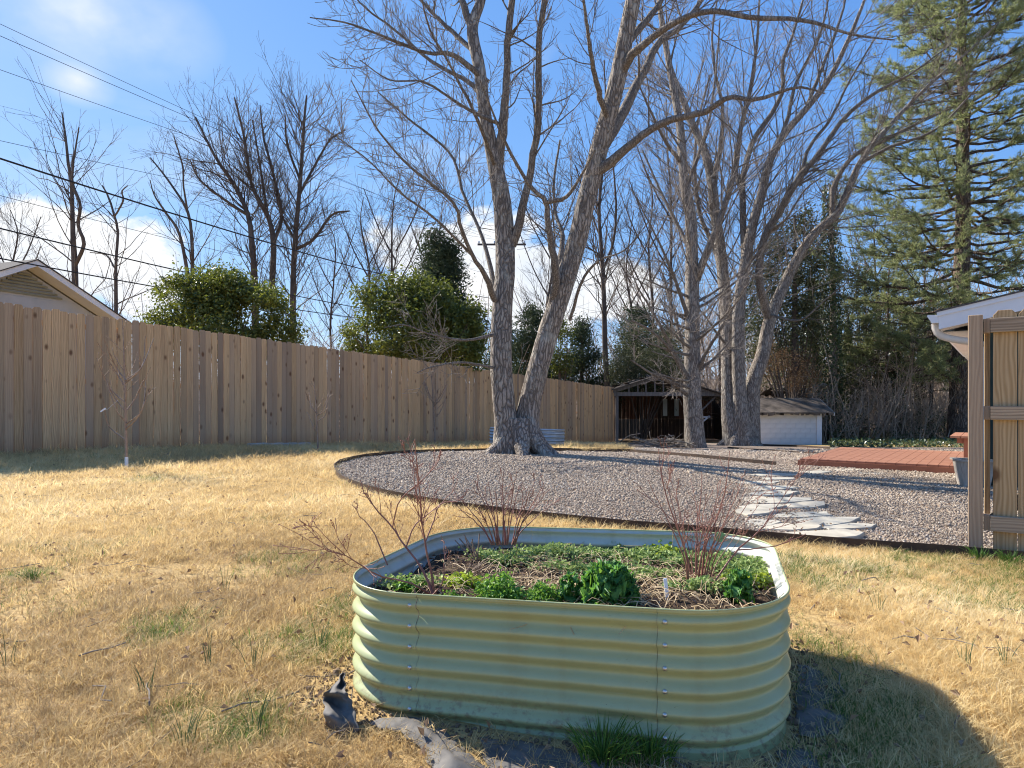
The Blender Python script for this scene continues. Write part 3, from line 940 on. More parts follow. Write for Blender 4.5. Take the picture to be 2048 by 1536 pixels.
def build_bed():
    root = thing('raised_bed', (BC[0], BC[1], 0.0), 'sage green corrugated metal raised garden bed full of plants in the foreground', 'raised bed')
    P, Nn = bed_outline()
    n = len(P)
    PITCH = .0685; A = .0125
    zs = np.linspace(-.035, BH, 100)
    prof = np.where(zs > .012, A * np.cos(2 * PI * (BH - .036 - zs) / PITCH), -A * .2)
    prof = np.where(zs > BH - .012, A * .72, prof)
    # panel boundaries as outline indexes: front, corner, side, corner, back, corner, side, corner
    cuts = [4, 44, 53 + 22, 73 + 0, 48 + 22 + 30 + 22 + 5, 48 + 22 + 30 + 22 + 43, 48 + 22 + 30 + 22 + 48 + 22 + 5, 48 + 22 + 30 + 22 + 48 + 22 + 25]
    cuts = [2, 45, 75, 95, 127, 165, 197, 217]
    panels = []
    for k in range(8):
        a, b = cuts[k], cuts[(k + 1) % 8]
        idx = [(a + j) % n for j in range(((b - a) % n) + 1)]
        straight = k % 2 == 0
        ext = .0018 if not straight else .0
        mb = MB()
        for side, mi in ((0, 0), (1, 1)):
            V = []
            for i in idx:
                dent = .0035 * (vnoise(np.full(len(zs), i * .05 + k * 7), zs, 6, k) - .5)
                q = P[i][None, :] + Nn[i][None, :] * ((prof + dent)[:, None] + ext - side * .0022)
                V.append(np.stack([bed_pt(u, v, z) for (u, v), z in zip(q, zs)]))
            V = np.stack(V)
            for e0, e1 in ((0, 1), (-1, -2)):          # the sheets meet at an open seam
                dd = V[e1] - V[e0]; V[e0] += dd / np.linalg.norm(dd, axis=1, keepdims=True) * .0006
            m_, z_ = V.shape[:2]
            ii = (np.arange(m_ - 1)[:, None] * z_ + np.arange(z_ - 1)[None, :]).reshape(-1)
            F = np.stack([ii, ii + z_, ii + z_ + 1, ii + 1], -1)
            mb.add(V, F if side == 0 else F[:, ::-1], mi)
        lbl = {0: 'wide flat front panel', 1: 'rounded right front corner panel', 7: 'sunlit rounded left front corner panel'}.get(k)
        panels.append(mb.obj('panel', [M['bedgreen'], M['bedinner']], root, True, label=lbl))
    # rolled rim
    mb = MB()
    q = np.array([bed_pt(*(P[i] + Nn[i] * (A * .72)), BH) for i in list(range(n)) + [0]])
    tubes(mb, q, np.full(len(q), .0032), 6)
    mb.obj('rim', M['bedgreen'], root, True)
    # bolts beside the two front seams
    b = MB()
    th = np.linspace(0, 2 * PI, 10, endpoint=False)
    rings = [(.0082, 0), (.0074, .0026), (.0042, .005), (.0006, .0056)]
    V = np.array([[r * math.cos(a), -d, r * math.sin(a)] for r, d in rings for a in th])
    F = [[i * 10 + j, i * 10 + (j + 1) % 10, (i + 1) * 10 + (j + 1) % 10, (i + 1) * 10 + j] for i in range(3) for j in range(10)]
    b.add(V, F)
    bm_ = b.mesh('bolt', M['bolt'], True)
    for u, pn in ((-.421, panels[7]), (.404, panels[1])):
        for k in range(6):
            z = BH - .036 - k * PITCH
            o = link('bolt', bm_, pn)
            o.location = Vector(bed_pt(u, -BHV - A * .95 - .001, z)) - root.location
            o.rotation_euler = (0, 0, BYAW)
    # soil
    X, Y = np.meshgrid(np.linspace(-BHU + .01, BHU - .01, 70), np.linspace(-BHV + .01, BHV - .01, 56))
    w = np.array([BC + BU * a + BV * c for a, c in zip(X.ravel(), Y.ravel())])
    k = in_bed(w[:, 0], w[:, 1], -.012).reshape(X.shape)
    rng = np.random.default_rng(3)
    Z = soil_z(X, Y) + rng.normal(0, .004, X.shape)
    V = np.array([bed_pt(a, c, z) for a, c, z in zip(X.ravel(), Y.ravel(), Z.ravel())])
    i = np.arange(X.size).reshape(X.shape)
    kk = k[:-1, :-1] & k[1:, :-1] & k[:-1, 1:] & k[1:, 1:]
    F = np.stack([i[:-1, :-1], i[:-1, 1:], i[1:, 1:], i[1:, :-1]], -1)[kk]
    mb = MB(); mb.add(V, F); mb.obj('soil', M['soil'], root, True)


def soil_z(u, v):
    return .325 + .03 * (vnoise(u, v, 5, 2) - .5) + .025 * (vnoise(u, v, 14, 6) - .5) + .02 * (v < -.2) - .03 * np.clip(-u - .45, 0, 1)


build_bed()


def bed_ray(px, py, zl=.345):
    """bed coordinates of the soil point seen at a pixel"""
    Y = (CZ - zl) * FPX / (py - CY)
    p = Wp(px, py, Y)
    return bed_local(p[0], p[1])


def soil_at(u, v, dz=0.0):
    return bed_pt(u, v, float(soil_z(np.array(u), np.array(v))) + dz)


# straw, dead leaves and low weeds on the soil
def build_mulch():
    rng = np.random.default_rng(8)
    mb = MB()
    n = 1000
    u = rng.normal(.12, .34, n); v = rng.normal(-.08, .26, n)
    k = in_bed(*(BC[:, None] + BU[:, None] * u + BV[:, None] * v), -.04); u, v = u[k], v[k]
    n = len(u)
    base = np.array([soil_at(a, b, .012) for a, b in zip(u, v)])
    L = rng.uniform(.03, .13, n); a = rng.uniform(0, 2 * PI, n)
    d = np.c_[np.cos(a), np.sin(a), rng.normal(.05, .22, n)]
    bend = rng.normal(0, .35, (n, 3)) * np.array([1, 1, .3])
    P = np.stack([base + d * (L * s)[:, None] + bend * (L * s * s)[:, None] + np.array([0, 0, .02]) * (np.sin(s * PI)) for s in (0, .33, .66, 1)], 1)
    P[:, :, 2] = np.maximum(P[:, :, 2], base[:, None, 2] - .004)
    tubes(mb, P, np.repeat(rng.uniform(.0007, .0016, n)[:, None], 4, 1), 3)
    mb.obj('straw_mulch', M['straw'], None, True, kind='stuff', label='pale straw and dry stems lying on the bed soil')
    mb = MB()
    n = 1900
    u = rng.uniform(-BHU, BHU, n); v = rng.uniform(-BHV, BHV, n)
    k = in_bed(*(BC[:, None] + BU[:, None] * u + BV[:, None] * v), -.03)
    C = np.array([soil_at(a, b, .008) for a, b in zip(u[k], v[k])])
    leaf_quads(mb, C, .022, rng, .5, flat=1.2, fold=.5)
    mb.obj('dead_leaves', M['deadleaf'], None, False, kind='stuff', label='dark shrivelled dead leaves on the bed soil')
    # chickweed: many tiny leaves in mats
    mb = MB()
    C = []
    mats_ = [(1120, 1100, .16, .09, 900), (1230, 1105, .22, .08, 1100), (1180, 1135, .18, .08, 700), (1330, 1115, .15, .1, 900), (1450, 1130, .18, .1, 1100), (1080, 1095, .10, .08, 500),
             (1000, 1105, .12, .07, 450), (1280, 1150, .14, .06, 500), (820, 1160, .09, .05, 350), (1500, 1150, .1, .12, 800), (1390, 1180, .12, .05, 350)]
    for px, py, ru, rv, n in mats_:
        n = int(n * 2.4)
        cu, cv = bed_ray(px, py)
        u = rng.normal(cu, ru * .6, n); v = rng.normal(cv, rv * .6, n)
        k = in_bed(*(BC[:, None] + BU[:, None] * u + BV[:, None] * v), -.03) & (vnoise(u, v, 22, 5) > .35)
        for a, b in zip(u[k], v[k]):
            C.append(soil_at(a, b, .01 + .035 * rng.random() * (.4 + vnoise(a, b, 12, 3))))
    leaf_quads(mb, np.array(C), .016, rng, .7, flat=.9, fold=.2)
    mb.obj('chickweed', M['weed'], None, False, kind='stuff', label='mat of small green chickweed leaves covering the bed soil')


build_mulch()


def curly_leaf(mb, rng, base, az, el, L, Wd, ruf, droop, mi=0, nl=9, nw=7, freq=9):
    d0 = np.array([math.cos(az), math.sin(az), 0]); s = np.array([-d0[1], d0[0], 0])
    V = []
    ph = rng.uniform(0, 6, 3)
    for i in range(nl):
        t = i / (nl - 1)
        e = el - droop * t * t
        r = L * t
        c = base + d0 * r * math.cos(e) * .9 + np.array([0, 0, 1]) * (r * math.sin(max(e, -.6)))
        wprof = Wd * (math.sin(PI * min(1, .14 + .86 * t ** .8)) ** .6) * (.25 if t < .12 else 1)
        for j in range(nw):
            q = j / (nw - 1) * 2 - 1
            edge = abs(q) ** 1.6
            rz_ = ruf * edge * (math.sin(freq * t * 2.2 + ph[0] + 2 * q) + .7 * math.sin(freq * 4.1 * t + ph[1] * q)) + .25 * Wd * edge
            V.append(c + s * q * wprof * (1 + .12 * math.sin(freq * 3 * t + ph[2])) + np.array([0, 0, rz_]) + d0 * ruf * edge * .8 * math.sin(freq * 3.3 * t + ph[1]) + rng.normal(0, ruf * .16, 3) * edge)
    i = (np.arange(nl - 1)[:, None] * nw + np.arange(nw - 1)[None, :]).reshape(-1)
    mb.add(np.array(V), np.stack([i, i + 1, i + nw + 1, i + nw], -1), mi)


def kale(px, py, n, L, seed, label, hmax=.2):
    rng = np.random.default_rng(seed)
    u, v = bed_ray(px, py, .35)
    b = soil_at(u, v, 0)
    root = thing('kale_plant', tuple(b), label, 'kale', 'kale plants in the raised bed')
    mb = MB()
    st = np.stack([b, b + np.array([.004, 0, .05]), b + np.array([0, .004, .11])])
    tubes(mb, st, np.array([.011, .009, .004]), 7)
    mb.obj('stem', M['herb'], root, True)
    for k in range(n):
        t = k / n
        az = k * 2.4 + rng.uniform(-.3, .3); el = .0 + .8 * t + rng.uniform(-.1, .1)
        l = L * (1.05 - .55 * t) * rng.uniform(.8, 1.1)
        mb = MB()
        curly_leaf(mb, rng, b + np.array([0, 0, .02 + .09 * t]), az, el, l, l * .42, l * .17, .9, 0, 19, 13, 17)
        mb.obj('leaf', M['kale'] if k % 6 else M['herb'], root, True)


kale(1218, 1206, 60, .15, 1, 'large curly dark green kale at the front middle of the raised bed')
kale(1478, 1196, 16, .085, 2, 'curly kale at the right end of the raised bed behind blueberry canes')
kale(1140, 1200, 12, .075, 3, 'small kale seedling tucked left of the large front kale')


def herb(name, px, py, r, h, n, leaf, mat, seed, label, cat, lobed=0.7):
    rng = np.random.default_rng(seed)
    u, v = bed_ray(px, py, .35)
    b = soil_at(u, v, 0)
    root = thing(name, tuple(b), label, cat, 'herbs and weeds in the raised bed')
    m = max(10, n // 10)
    a = rng.uniform(0, 2 * PI, m); rr = r * np.sqrt(rng.random(m))
    tip = b + np.c_[np.cos(a) * rr, np.sin(a) * rr, h * (1 - .6 * (rr / r) ** 2) * rng.uniform(.6, 1.1, m)]
    s = b + np.c_[np.cos(a) * rr * .3, np.sin(a) * rr * .3, np.zeros(m)]
    P = np.stack([s, s * .5 + tip * .5 + np.array([0, 0, h * .12]), tip], 1)
    mb = MB(); tubes(mb, P, np.full((m, 3), .0012), 3); mb.obj('stems', mat, root)
    k = rng.integers(0, m, n); t = rng.uniform(.45, 1.0, n)[:, None]
    C = s[k] * (1 - t) + tip[k] * t + rng.normal(0, leaf * .6, (n, 3))
    mb = MB(); leaf_quads(mb, C, leaf, rng, lobed, flat=1.0, fold=.3); mb.obj('foliage', mat, root, kind='stuff')


herb('parsley_clump', 995, 1196, .10, .11, 1100, .017, M['herb'], 11, 'bushy mid green herb clump at the front rim left of the kale', 'herb')
herb('parsley_clump', 1085, 1198, .075, .075, 650, .015, M['herb'], 12, 'smaller green herb clump between the big herb and the kale', 'herb')
herb('parsley_clump', 905, 1196, .05, .045, 260, .014, M['herb'], 13, 'low green herb at the front rim beside the left blueberry base', 'herb')
herb('yellow_green_plant', 928, 1152, .075, .05, 420, .021, M['lime'], 14, 'bright yellow green leafy plant left of middle in the bed', 'plant', .9)
herb('yellow_green_plant', 1495, 1160, .11, .03, 520, .017, M['lime'], 15, 'low yellow green ground plant by the right rim of the bed', 'plant', .9)
herb('leafy_plant', 815, 1163, .06, .05, 300, .018, M['herb'], 16, 'small leafy green plant near the left rim of the bed', 'plant')
herb('leafy_plant', 1250, 1090, .14, .05, 900, .016, M['weed'], 17, 'loose pale green plant against the far rim of the bed', 'plant')
herb('leafy_plant', 1320, 1100, .10, .06, 600, .018, M['lime'], 18, 'lime green plant near the far rim behind the kale', 'plant')


def blades(name, base, n, h, mat, seed, label, cat, group=None, spread=.02, w=.0014, lean=.25):
    rng = np.random.default_rng(seed)
    b = np.asarray(base)
    a = rng.uniform(0, 2 * PI, n); l = h * rng.uniform(.5, 1.1, n); ln = lean * rng.uniform(.2, 1.5, n)
    s = b + np.c_[np.cos(a), np.sin(a), np.zeros(n)] * (spread * rng.random(n))[:, None]
    d = np.c_[np.cos(a), np.sin(a), np.zeros(n)]
    P = np.stack([s + np.array([0, 0, 1.0]) * (l * q * (1 - .25 * ln * q))[:, None] + d * (l * ln * q * q)[:, None] for q in (0, .3, .6, .85, 1.0)], 1)
    mb = MB(); tubes(mb, P, np.array([1, .95, .8, .5, .15])[None, :] * w * rng.uniform(.8, 1.2, (n, 1)), 4)
    return mb.obj(name, mat, None, True, label=label, cat=cat, group=group)


M['onion'] = m_leaf('onion_blade', (0.06, 0.13, 0.055), (0.12, 0.20, 0.08), .5, .3, .2)
M['freshgrass'] = m_leaf('fresh_grass', (0.07, 0.17, 0.03), (0.17, 0.30, 0.05), .5, .3, .35)
u_, v_ = bed_ray(1150, 1136)
blades('onion_tuft', soil_at(u_, v_), 16, .12, M['onion'], 41, 'upright blue green onion tuft in the middle of the bed', 'onion', None, .02, .0013, .12)


def plant_stake():
    u, v = bed_ray(1335, 1213, .33)
    b = soil_at(u, v, 0)
    mb = MB()
    Mx = Matrix.Rotation(-.12, 3, 'Y') @ Matrix.Rotation(.25, 3, 'Z')
    mb.box(b + np.array([-.002, 0, .03]), (.014, .006, .11), Mx, taper=(.9, .8))
    o = mb.obj('plant_marker', M['whiteplastic'], None, False, label='white plastic plant marker at the front rim beside the right seam', cat='plant marker')
    add_bevel(o, .0015, 2)


plant_stake()


# ------------------------------------------------------------------ bare blueberry bushes
def bush(name, base, canes, seed, label, cat, group, n2, n3, matA, matB, tip=.0009, buds=True, old=None, rr=.6, lr=.35, ang=.55):
    """canes: list of world polylines with radii [(x,y,z,r),...]"""
    rng = np.random.default_rng(seed)
    root = thing(name, tuple(base), label, cat, group)
    n = 12
    A = np.stack([smooth_path(np.array(c), n) for c in canes])
    P, Rd = A[:, :, :3], np.maximum(A[:, :, 3], tip)
    P = P + rng.normal(0, 1, P.shape) * (Rd[..., None] * .6 + .0012) * np.linspace(0, 1, n)[None, :, None]
    mb = MB(); tubes(mb, P, Rd, 6); mb.obj('canes', matA, root, True)
    C2, R2 = grow(rng, P, Rd, n2, .3, .98, ang, lr, .06, .16, 6, rr, tip, .5, .03)
    C3, R3 = grow(rng, C2, R2, n3, .2, .98, ang, .5, .05, .16, 5, .8, tip, .4, .015)
    mb = MB(); tubes(mb, C2, R2, 4); tubes(mb, C3, R3, 3); mb.obj('twigs', matB, root, True)
    if buds:
        ends = np.concatenate([C3[:, -1], C3[:, 2], C2[:, -1], C2[:, 3], P[:, -1]])
        di = nrm(np.concatenate([C3[:, -1] - C3[:, -2], C3[:, 3] - C3[:, 2], C2[:, -1] - C2[:, -2], C2[:, 4] - C2[:, 3], P[:, -1] - P[:, -2]]))
        di = nrm(di + rng.normal(0, .3, di.shape))
        Q = np.stack([ends, ends + di * .0025, ends + di * .0055], 1)
        mb = MB(); tubes(mb, Q, np.repeat(np.array([[.0013, .0022, .0004]]), len(Q), 0), 4); mb.obj('buds', matB, root, True)
    return root


def canes_px(specs, Yb):
    """specs: rows of (px,py,width_px,dY) at depth Yb+dY"""
    out = []
    for sp in specs:
        out.append([(*Wp(px, py, Yb + dy), w * .27 * (Yb + dy) / FPX) for px, py, w, dy in sp])
    return out


Yb = 2.50
lf = canes_px([
    [(866, 1190, 14, .03), (864, 1150, 9, .03), (850, 1085, 7, .03), (840, 1000, 5.5, .03), (836, 940, 4.5, .0), (830, 880, 2.5, -.02)],
    [(866, 1190, 12, .02), (846, 1140, 9, .06), (812, 1095, 7, .10), (785, 1055, 6, .14), (755, 1020, 5, .16), (730, 985, 3.5, .18), (718, 962, 2.5, .18)],
    [(866, 1192, 10, 0), (820, 1165, 7, -.08), (765, 1155, 6, -.14), (730, 1135, 5, -.2), (690, 1110, 4, -.25), (650, 1100, 3.5, -.28), (615, 1080, 2.5, -.3), (560, 1050, 1.5, -.33)],
    [(690, 1110, 3.5, -.25), (660, 1082, 3, -.27), (632, 1055, 2.4, -.28), (612, 1050, 1.6, -.3)],
    [(812, 1095, 6, .10), (830, 1050, 5, .12), (860, 1025, 4, .14), (905, 985, 3, .16), (915, 955, 2, .18)],
    [(785, 1055, 5, .14), (800, 1000, 4.5, .10), (838, 965, 4, .1), (875, 930, 3, .1), (880, 900, 2, .1)],
    [(850, 1085, 6, .03), (868, 1040, 5, .08), (880, 1010, 4, .1), (925, 1000, 3, .15)],
    [(775, 1130, 6, .2), (758, 1090, 5, .24), (745, 1060, 4, .26), (722, 1035, 3, .28), (705, 1010, 2, .28)],
    [(840, 960, 3.5, .02), (825, 925, 3, .02), (806, 895, 2, 0)],
    [(866, 1190, 7, -.02), (885, 1165, 5, -.03), (890, 1120, 3.5, -.02), (888, 1085, 2, 0)],
], Yb)
bush('blueberry_bush', Wp(866, 1196, 2.53), lf, 51, 'bare reddish blueberry bush in the left front corner of the bed', 'bush', 'blueberry bushes in the raised bed', 46, 130, M['cane'], M['cane'])
Yb = 3.22
rng_ = random.Random(3)
cs = []
for k in range(17):
    a = -1.0 + 2.0 * k / 16
    h = rng_.uniform(90, 150) * (1.05 - .25 * abs(a))
    bx = 1008 + a * 22 + rng_.uniform(-6, 6)
    tx = 1005 + a * 95 + rng_.uniform(-14, 14)
    dy = rng_.uniform(-.16, .16)
    cs.append([(bx, 1090, 6, 0), (bx + (tx - bx) * .25, 1090 - h * .36, 4.2, dy * .3), (bx + (tx - bx) * .65, 1090 - h * .72, 3, dy * .7), (tx, 1090 - h, 1.6, dy)])
bush('blueberry_bush', Wp(1008, 1092, 3.22), canes_px(cs, Yb), 52, 'fan of thin red blueberry canes by the far left rim of the bed', 'bush', 'blueberry bushes in the raised bed', 50, 100, M['cane'], M['cane'])
Yb = 2.62
cs = []
for k in range(14):
    a = -1.0 + 2.0 * k / 13 + rng_.uniform(-.08, .08)
    h = rng_.uniform(150, 255)
    bx = 1398 + a * 22 + rng_.uniform(-5, 5)
    tx = 1430 + a * 110 + rng_.uniform(-20, 20)
    dy = rng_.uniform(-.2, .25)
    w0 = rng_.uniform(4.5, 8)
    cs.append([(bx, 1200, w0, 0), (bx + (tx - bx) * .10 + rng_.uniform(-6, 6), 1195 - h * .3, w0 * .8, dy * .3), (bx + (tx - bx) * .5, 1195 - h * .65, w0 * .5, dy * .7), (tx, 1195 - h, 1.8, dy)])
cs = canes_px(cs, Yb) + canes_px([
    [(1400, 1205, 9, -.12), (1445, 1140, 8, -.1), (1475, 1100, 7, -.08), (1520, 1060, 5, -.05), (1555, 1010, 3, 0), (1590, 960, 2, .02), (1618, 925, 1.4, .02)],
    [(1475, 1100, 6, -.08), (1530, 1095, 4.5, -.06), (1570, 1085, 3.2, -.05), (1610, 1070, 1.6, -.03)],
    [(1395, 1200, 9, .05), (1370, 1100, 7, .1), (1345, 1030, 5, .12), (1325, 960, 3.4, .12), (1316, 900, 2, .12)],
    [(1400, 1200, 9, .02), (1410, 1100, 7, .04), (1440, 1020, 5, .05), (1455, 950, 3.4, .05), (1460, 905, 2, .05)],
], Yb)
bush('blueberry_bush', Wp(1400, 1204, 2.62), cs, 53, 'tall many-stemmed blueberry bush at the right of the bed', 'bush', 'blueberry bushes in the raised bed', 62, 130, M['cane'], M['cane'])


def dead_stalks():
    for i, (px, py, h, lean, lab) in enumerate([(955, 1105, .13, -.05, 'cut grey bundle of dead stalks near the left far rim of the bed'), (925, 1140, .09, .1, 'thin pale dead stalk left of the bundle of cut stalks'),
                                   (1210, 1090, .06, 0, 'short cut stubs standing by the far rim middle of the bed'), (1340, 1090, .07, .05, 'short curved stubs by the far rim behind the kale')]):
        u, v = bed_ray(px, py)
        b = soil_at(u, v)
        rng = np.random.default_rng(70 + i)
        root = thing('dead_stalks', tuple(b), lab, 'dead stalks', 'dead stalks in the raised bed')
        m = 7 if i == 0 else 4
        a = rng.uniform(0, 6.3, m)
        s = b + np.c_[np.cos(a), np.sin(a), np.zeros(m)] * .012
        e = s + np.c_[rng.normal(lean, .04, m), rng.normal(0, .03, m), h * rng.uniform(.6, 1.1, m)]
        mb = MB(); tubes(mb, np.stack([s, (s + e) / 2 + rng.normal(0, .004, (m, 3)), e], 1), np.full((m, 3), .003 if i == 0 else .0016), 5)
        mb.obj('stalk', M['caneold'], root, True)


dead_stalks()


# round green leaf-shaped tag hung in the right bush
def tag_disc():
    c = Wp(1440, 1074, 2.72)
    mb = MB()
    th = np.linspace(0, 2 * PI, 20, endpoint=False)
    V = [c + np.array([.021 * math.cos(a), d, .021 * math.sin(a)]) for d in (-.0012, .0012) for a in th]
    mb.addng(V, [list(range(20)), list(range(39, 19, -1))] + [[i, i + 20, (i + 1) % 20 + 20, (i + 1) % 20] for i in range(20)])
    mb.obj('garden_tag', m_plain('tag_green', (0.16, 0.36, 0.16), (0.22, 0.42, 0.2), 8, .5, .3, bump=0), None, False, label='small round green tag among the canes at the right of the bed', cat='tag')


tag_disc()


# ------------------------------------------------------------------ landscape fabric scraps and soil round the foot
def fabric(outline, seed, label, amp=.02, lift=None):
    rng = np.random.default_rng(seed)
    poly = np.array([Gp(*p)[:2] for p in outline])
    poly = smooth_path(np.c_[np.vstack([poly, poly[:1]]), np.zeros(len(poly) + 1)], 60)[:-1, :2]
    poly = poly + rng.normal(0, .006, poly.shape)
    x0, y0 = poly.min(0); x1, y1 = poly.max(0)
    X, Y = np.meshgrid(np.arange(x0, x1, .012), np.arange(y0, y1, .012))
    k = inside(poly, X, Y)
    pts = [Vector(p) for p in poly] + [Vector((a, b)) for a, b in zip(X[k], Y[k])]
    n = len(poly)
    vs, es, fs, *_ = delaunay_2d_cdt(pts, [(i, (i + 1) % n) for i in range(n)], [], 1, 1e-6)
    V = []
    for q in vs:
        ed = min(1.0, float(np.min(np.hypot(poly[:, 0] - q.x, poly[:, 1] - q.y))) / .05)
        z = float(gz(q.x, q.y)) + .006 + (.15 + .85 * ed) * amp * (vnoise(q.x, q.y, 9, seed) + .8 * abs(math.sin(q.x * 30 + q.y * 22 + 3 * vnoise(q.x, q.y, 12, seed))) * vnoise(q.x, q.y, 10, seed + 4) + .25 * vnoise(q.x, q.y * .4, 70, seed + 2))
        if lift:
            z += lift(q.x, q.y)
        V.append((q.x, q.y, z))
    mb = MB(); mb.add(np.array(V), np.array([list(f) for f in fs]))
    o = mb.obj('landscape_fabric', M['fabric'], None, True, label=label, cat='landscape fabric', group='landscape fabric scraps')
    s = o.modifiers.new('thickness', 'SOLIDIFY'); s.thickness = .0012
    return o


def standing_fabric():
    # a stiff torn strip of weed cloth folded over and leaning up beside the bed's left corner
    rng = np.random.default_rng(5)
    foot = Gp(684, 1478)
    nu, nv = 26, 44
    rows = [(1480, 655, 712, 0.0), (1455, 650, 716, .03), (1430, 648, 712, .05), (1410, 648, 706, .10), (1395, 646, 700, .13), (1385, 650, 692, .10), (1370, 668, 690, .16), (1352, 680, 690, .19), (1343, 684, 687, .20)]
    rows = np.array(rows, float); t = np.linspace(0, len(rows) - 1, nv)
    V = []
    for q in t:
        py, xa, xb, dy = [np.interp(q, np.arange(len(rows)), rows[:, k]) for k in range(4)]
        for f in np.linspace(0, 1, nu):
            px = xa + (xb - xa) * f + 2.0 * math.sin(q * 5 + f * 3)
            w = .014 * math.sin(f * 9 + q * 1.3) + .02 * math.sin(q * 2.1 + f * 2.5) + .010 * vnoise(f * 6, q * 2, 1.0, 4)
            p = Wp(px, py, foot[1] + dy + w)
            p[2] = max(p[2], float(gz(p[0], p[1])) + .004)
            V.append(p)
    i = (np.arange(nv - 1)[:, None] * nu + np.arange(nu - 1)[None, :]).reshape(-1)
    mb = MB(); mb.add(np.array(V), np.stack([i, i + 1, i + nu + 1, i + nu], -1))
    o = mb.obj('landscape_fabric', M['fabric'], None, True, label='crumpled grey landscape fabric standing up at the left foot of the bed', cat='landscape fabric', group='landscape fabric scraps')
    s_ = o.modifiers.new('thickness', 'SOLIDIFY'); s_.thickness = .0012


standing_fabric()
fabric([(728, 1452), (770, 1440), (840, 1440), (880, 1462), (925, 1500), (975, 1560), (880, 1560), (840, 1500), (790, 1470)], 2, 'long grey landscape fabric strip lying in front of the bed', .024)
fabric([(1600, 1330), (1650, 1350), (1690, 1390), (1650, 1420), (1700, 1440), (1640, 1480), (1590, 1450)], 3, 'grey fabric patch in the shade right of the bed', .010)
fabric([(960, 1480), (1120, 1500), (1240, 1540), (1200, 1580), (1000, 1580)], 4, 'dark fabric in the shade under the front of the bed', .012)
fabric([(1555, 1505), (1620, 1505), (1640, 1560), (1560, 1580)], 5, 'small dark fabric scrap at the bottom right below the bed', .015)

mb = MB()
rng = np.random.default_rng(90)
n = 16000
u = rng.uniform(-1.1, 1.1, n); v = rng.uniform(-1.0, .6, n)
w = BC[:, None] + BU[:, None] * u + BV[:, None] * v
k = in_bed(w[0], w[1], .17) & ~in_bed(w[0], w[1], .008)
w = w[:, k]
v1, f1 = ico(1)
s = rng.lognormal(0, .5, w.shape[1]) * .0034
C = np.c_[w[0], w[1], gz(w[0], w[1]) + s * .3]
VV = (v1[None] * s[:, None, None] * rng.uniform(.7, 1.3, (len(s), 1, 3)) + C[:, None]).reshape(-1, 3)
FF = (np.array(f1)[None] + (np.arange(len(s)) * len(v1))[:, None, None]).reshape(-1, 3)
mb.add(VV, FF)
mb.obj('loose_soil', m_plain('brown_soil_crumbs', (0.10, 0.07, 0.045), (0.28, 0.20, 0.135), 30, .95, .1), None, False, kind='stuff', label='crumbs of dark soil along the foot of the bed')

ON = [(12, 1330, 7, 'at the far left edge of the lawn'), (290, 1390, 9, 'left of the middle in the front lawn'), (420, 1330, 7, 'standing alone halfway between left edge and bed'), (508, 1340, 7, 'left of the crumpled fabric by the bed'),
      (372, 1490, 12, 'largest clump near the bottom of the lawn'), (640, 1300, 11, 'beside the left corner of the bed'), (515, 1465, 10, 'low and bent, at the bottom left of the bed fabric'), (235, 1030, 4, 'sparse, in the far lawn toward the sapling'),
      (452, 1180, 6, 'in the lawn level with the left bed rim'), (1930, 1330, 8, 'in the sunny lawn right of the bed shadow'), (1760, 1225, 6, 'right of the bed near its right corner'), (2010, 1330, 7, 'at the right edge of the lawn')]
for i, (px, py, n, lab) in enumerate(ON):
    blades('wild_onion', Gp(px, py), n, .14, M['onion'], 200 + i, 'thin green wild onion tuft ' + lab, 'wild onion', 'wild onion tufts in the lawn', .03, .0014, .35)
for i, (px, py, n, h, lab) in enumerate([(1205, 1530, 120, .13, 'thick fresh green grass tuft at the front foot of the bed'), (1300, 1525, 90, .11, 'fresh green grass tuft beside the right seam foot of the bed'),
                                   (60, 1160, 45, .06, 'bright green weed clump at the far left of the lawn'), (1050, 905, 60, .35, 'tall green grass tuft at the foot of the forked maple'), (1960, 1120, 70, .10, 'green grass tuft at the foot of the gate post'), (2020, 1128, 90, .10, 'green grass tuft under the gate')]):
    blades('grass_tuft', Gp(px, py), n, h, M['freshgrass'], 300 + i, lab, 'grass', None, .07 if n > 50 else .05, .0022 if i != 3 else .004, .6)


# ------------------------------------------------------------------ flagstone path
def m_stone():
    m, t, out = new_mat('flagstone')
    co = t.n('ShaderNodeTexCoord').outputs['Object']
    rnd = t.n('ShaderNodeObjectInfo').outputs['Random']
    n = t.noise(co, 5, 6, .65)
    c = t.mix(t.ramp(n, (.3, 0.0), (.7, 1.0)), (0.38, 0.33, 0.25), (0.60, 0.535, 0.415))
    c = t.mix(t.math('MULTIPLY', rnd, .4), c, (0.40, 0.42, 0.38))
    principled(t, out, c, .85, .2, 0, n, .5, .01)
    return m


M['stone'] = m_stone()
STONES = [  # centre px, half width px, half height px on the photograph
    (1640, 1077, 108, 9.5), (1690, 1058, 62, 7), (1580, 1059, 72, 8), (1655, 1049, 68, 11), (1520, 1050, 45, 8), (1600, 1033, 75, 6.5), (1505, 1029, 42, 8), (1610, 1016, 62, 5.5), (1520, 1018, 50, 5), (1560, 1006, 88, 5.5),
    (1500, 1001, 40, 4.5), (1545, 992, 50, 4.5), (1530, 979, 62, 4.5), (1520, 968, 40, 3.5), (1560, 961, 38, 3), (1550, 953, 48, 3), (1610, 948, 55, 3), (1665, 942, 55, 2.6), (1745, 948, 35, 2.4)]


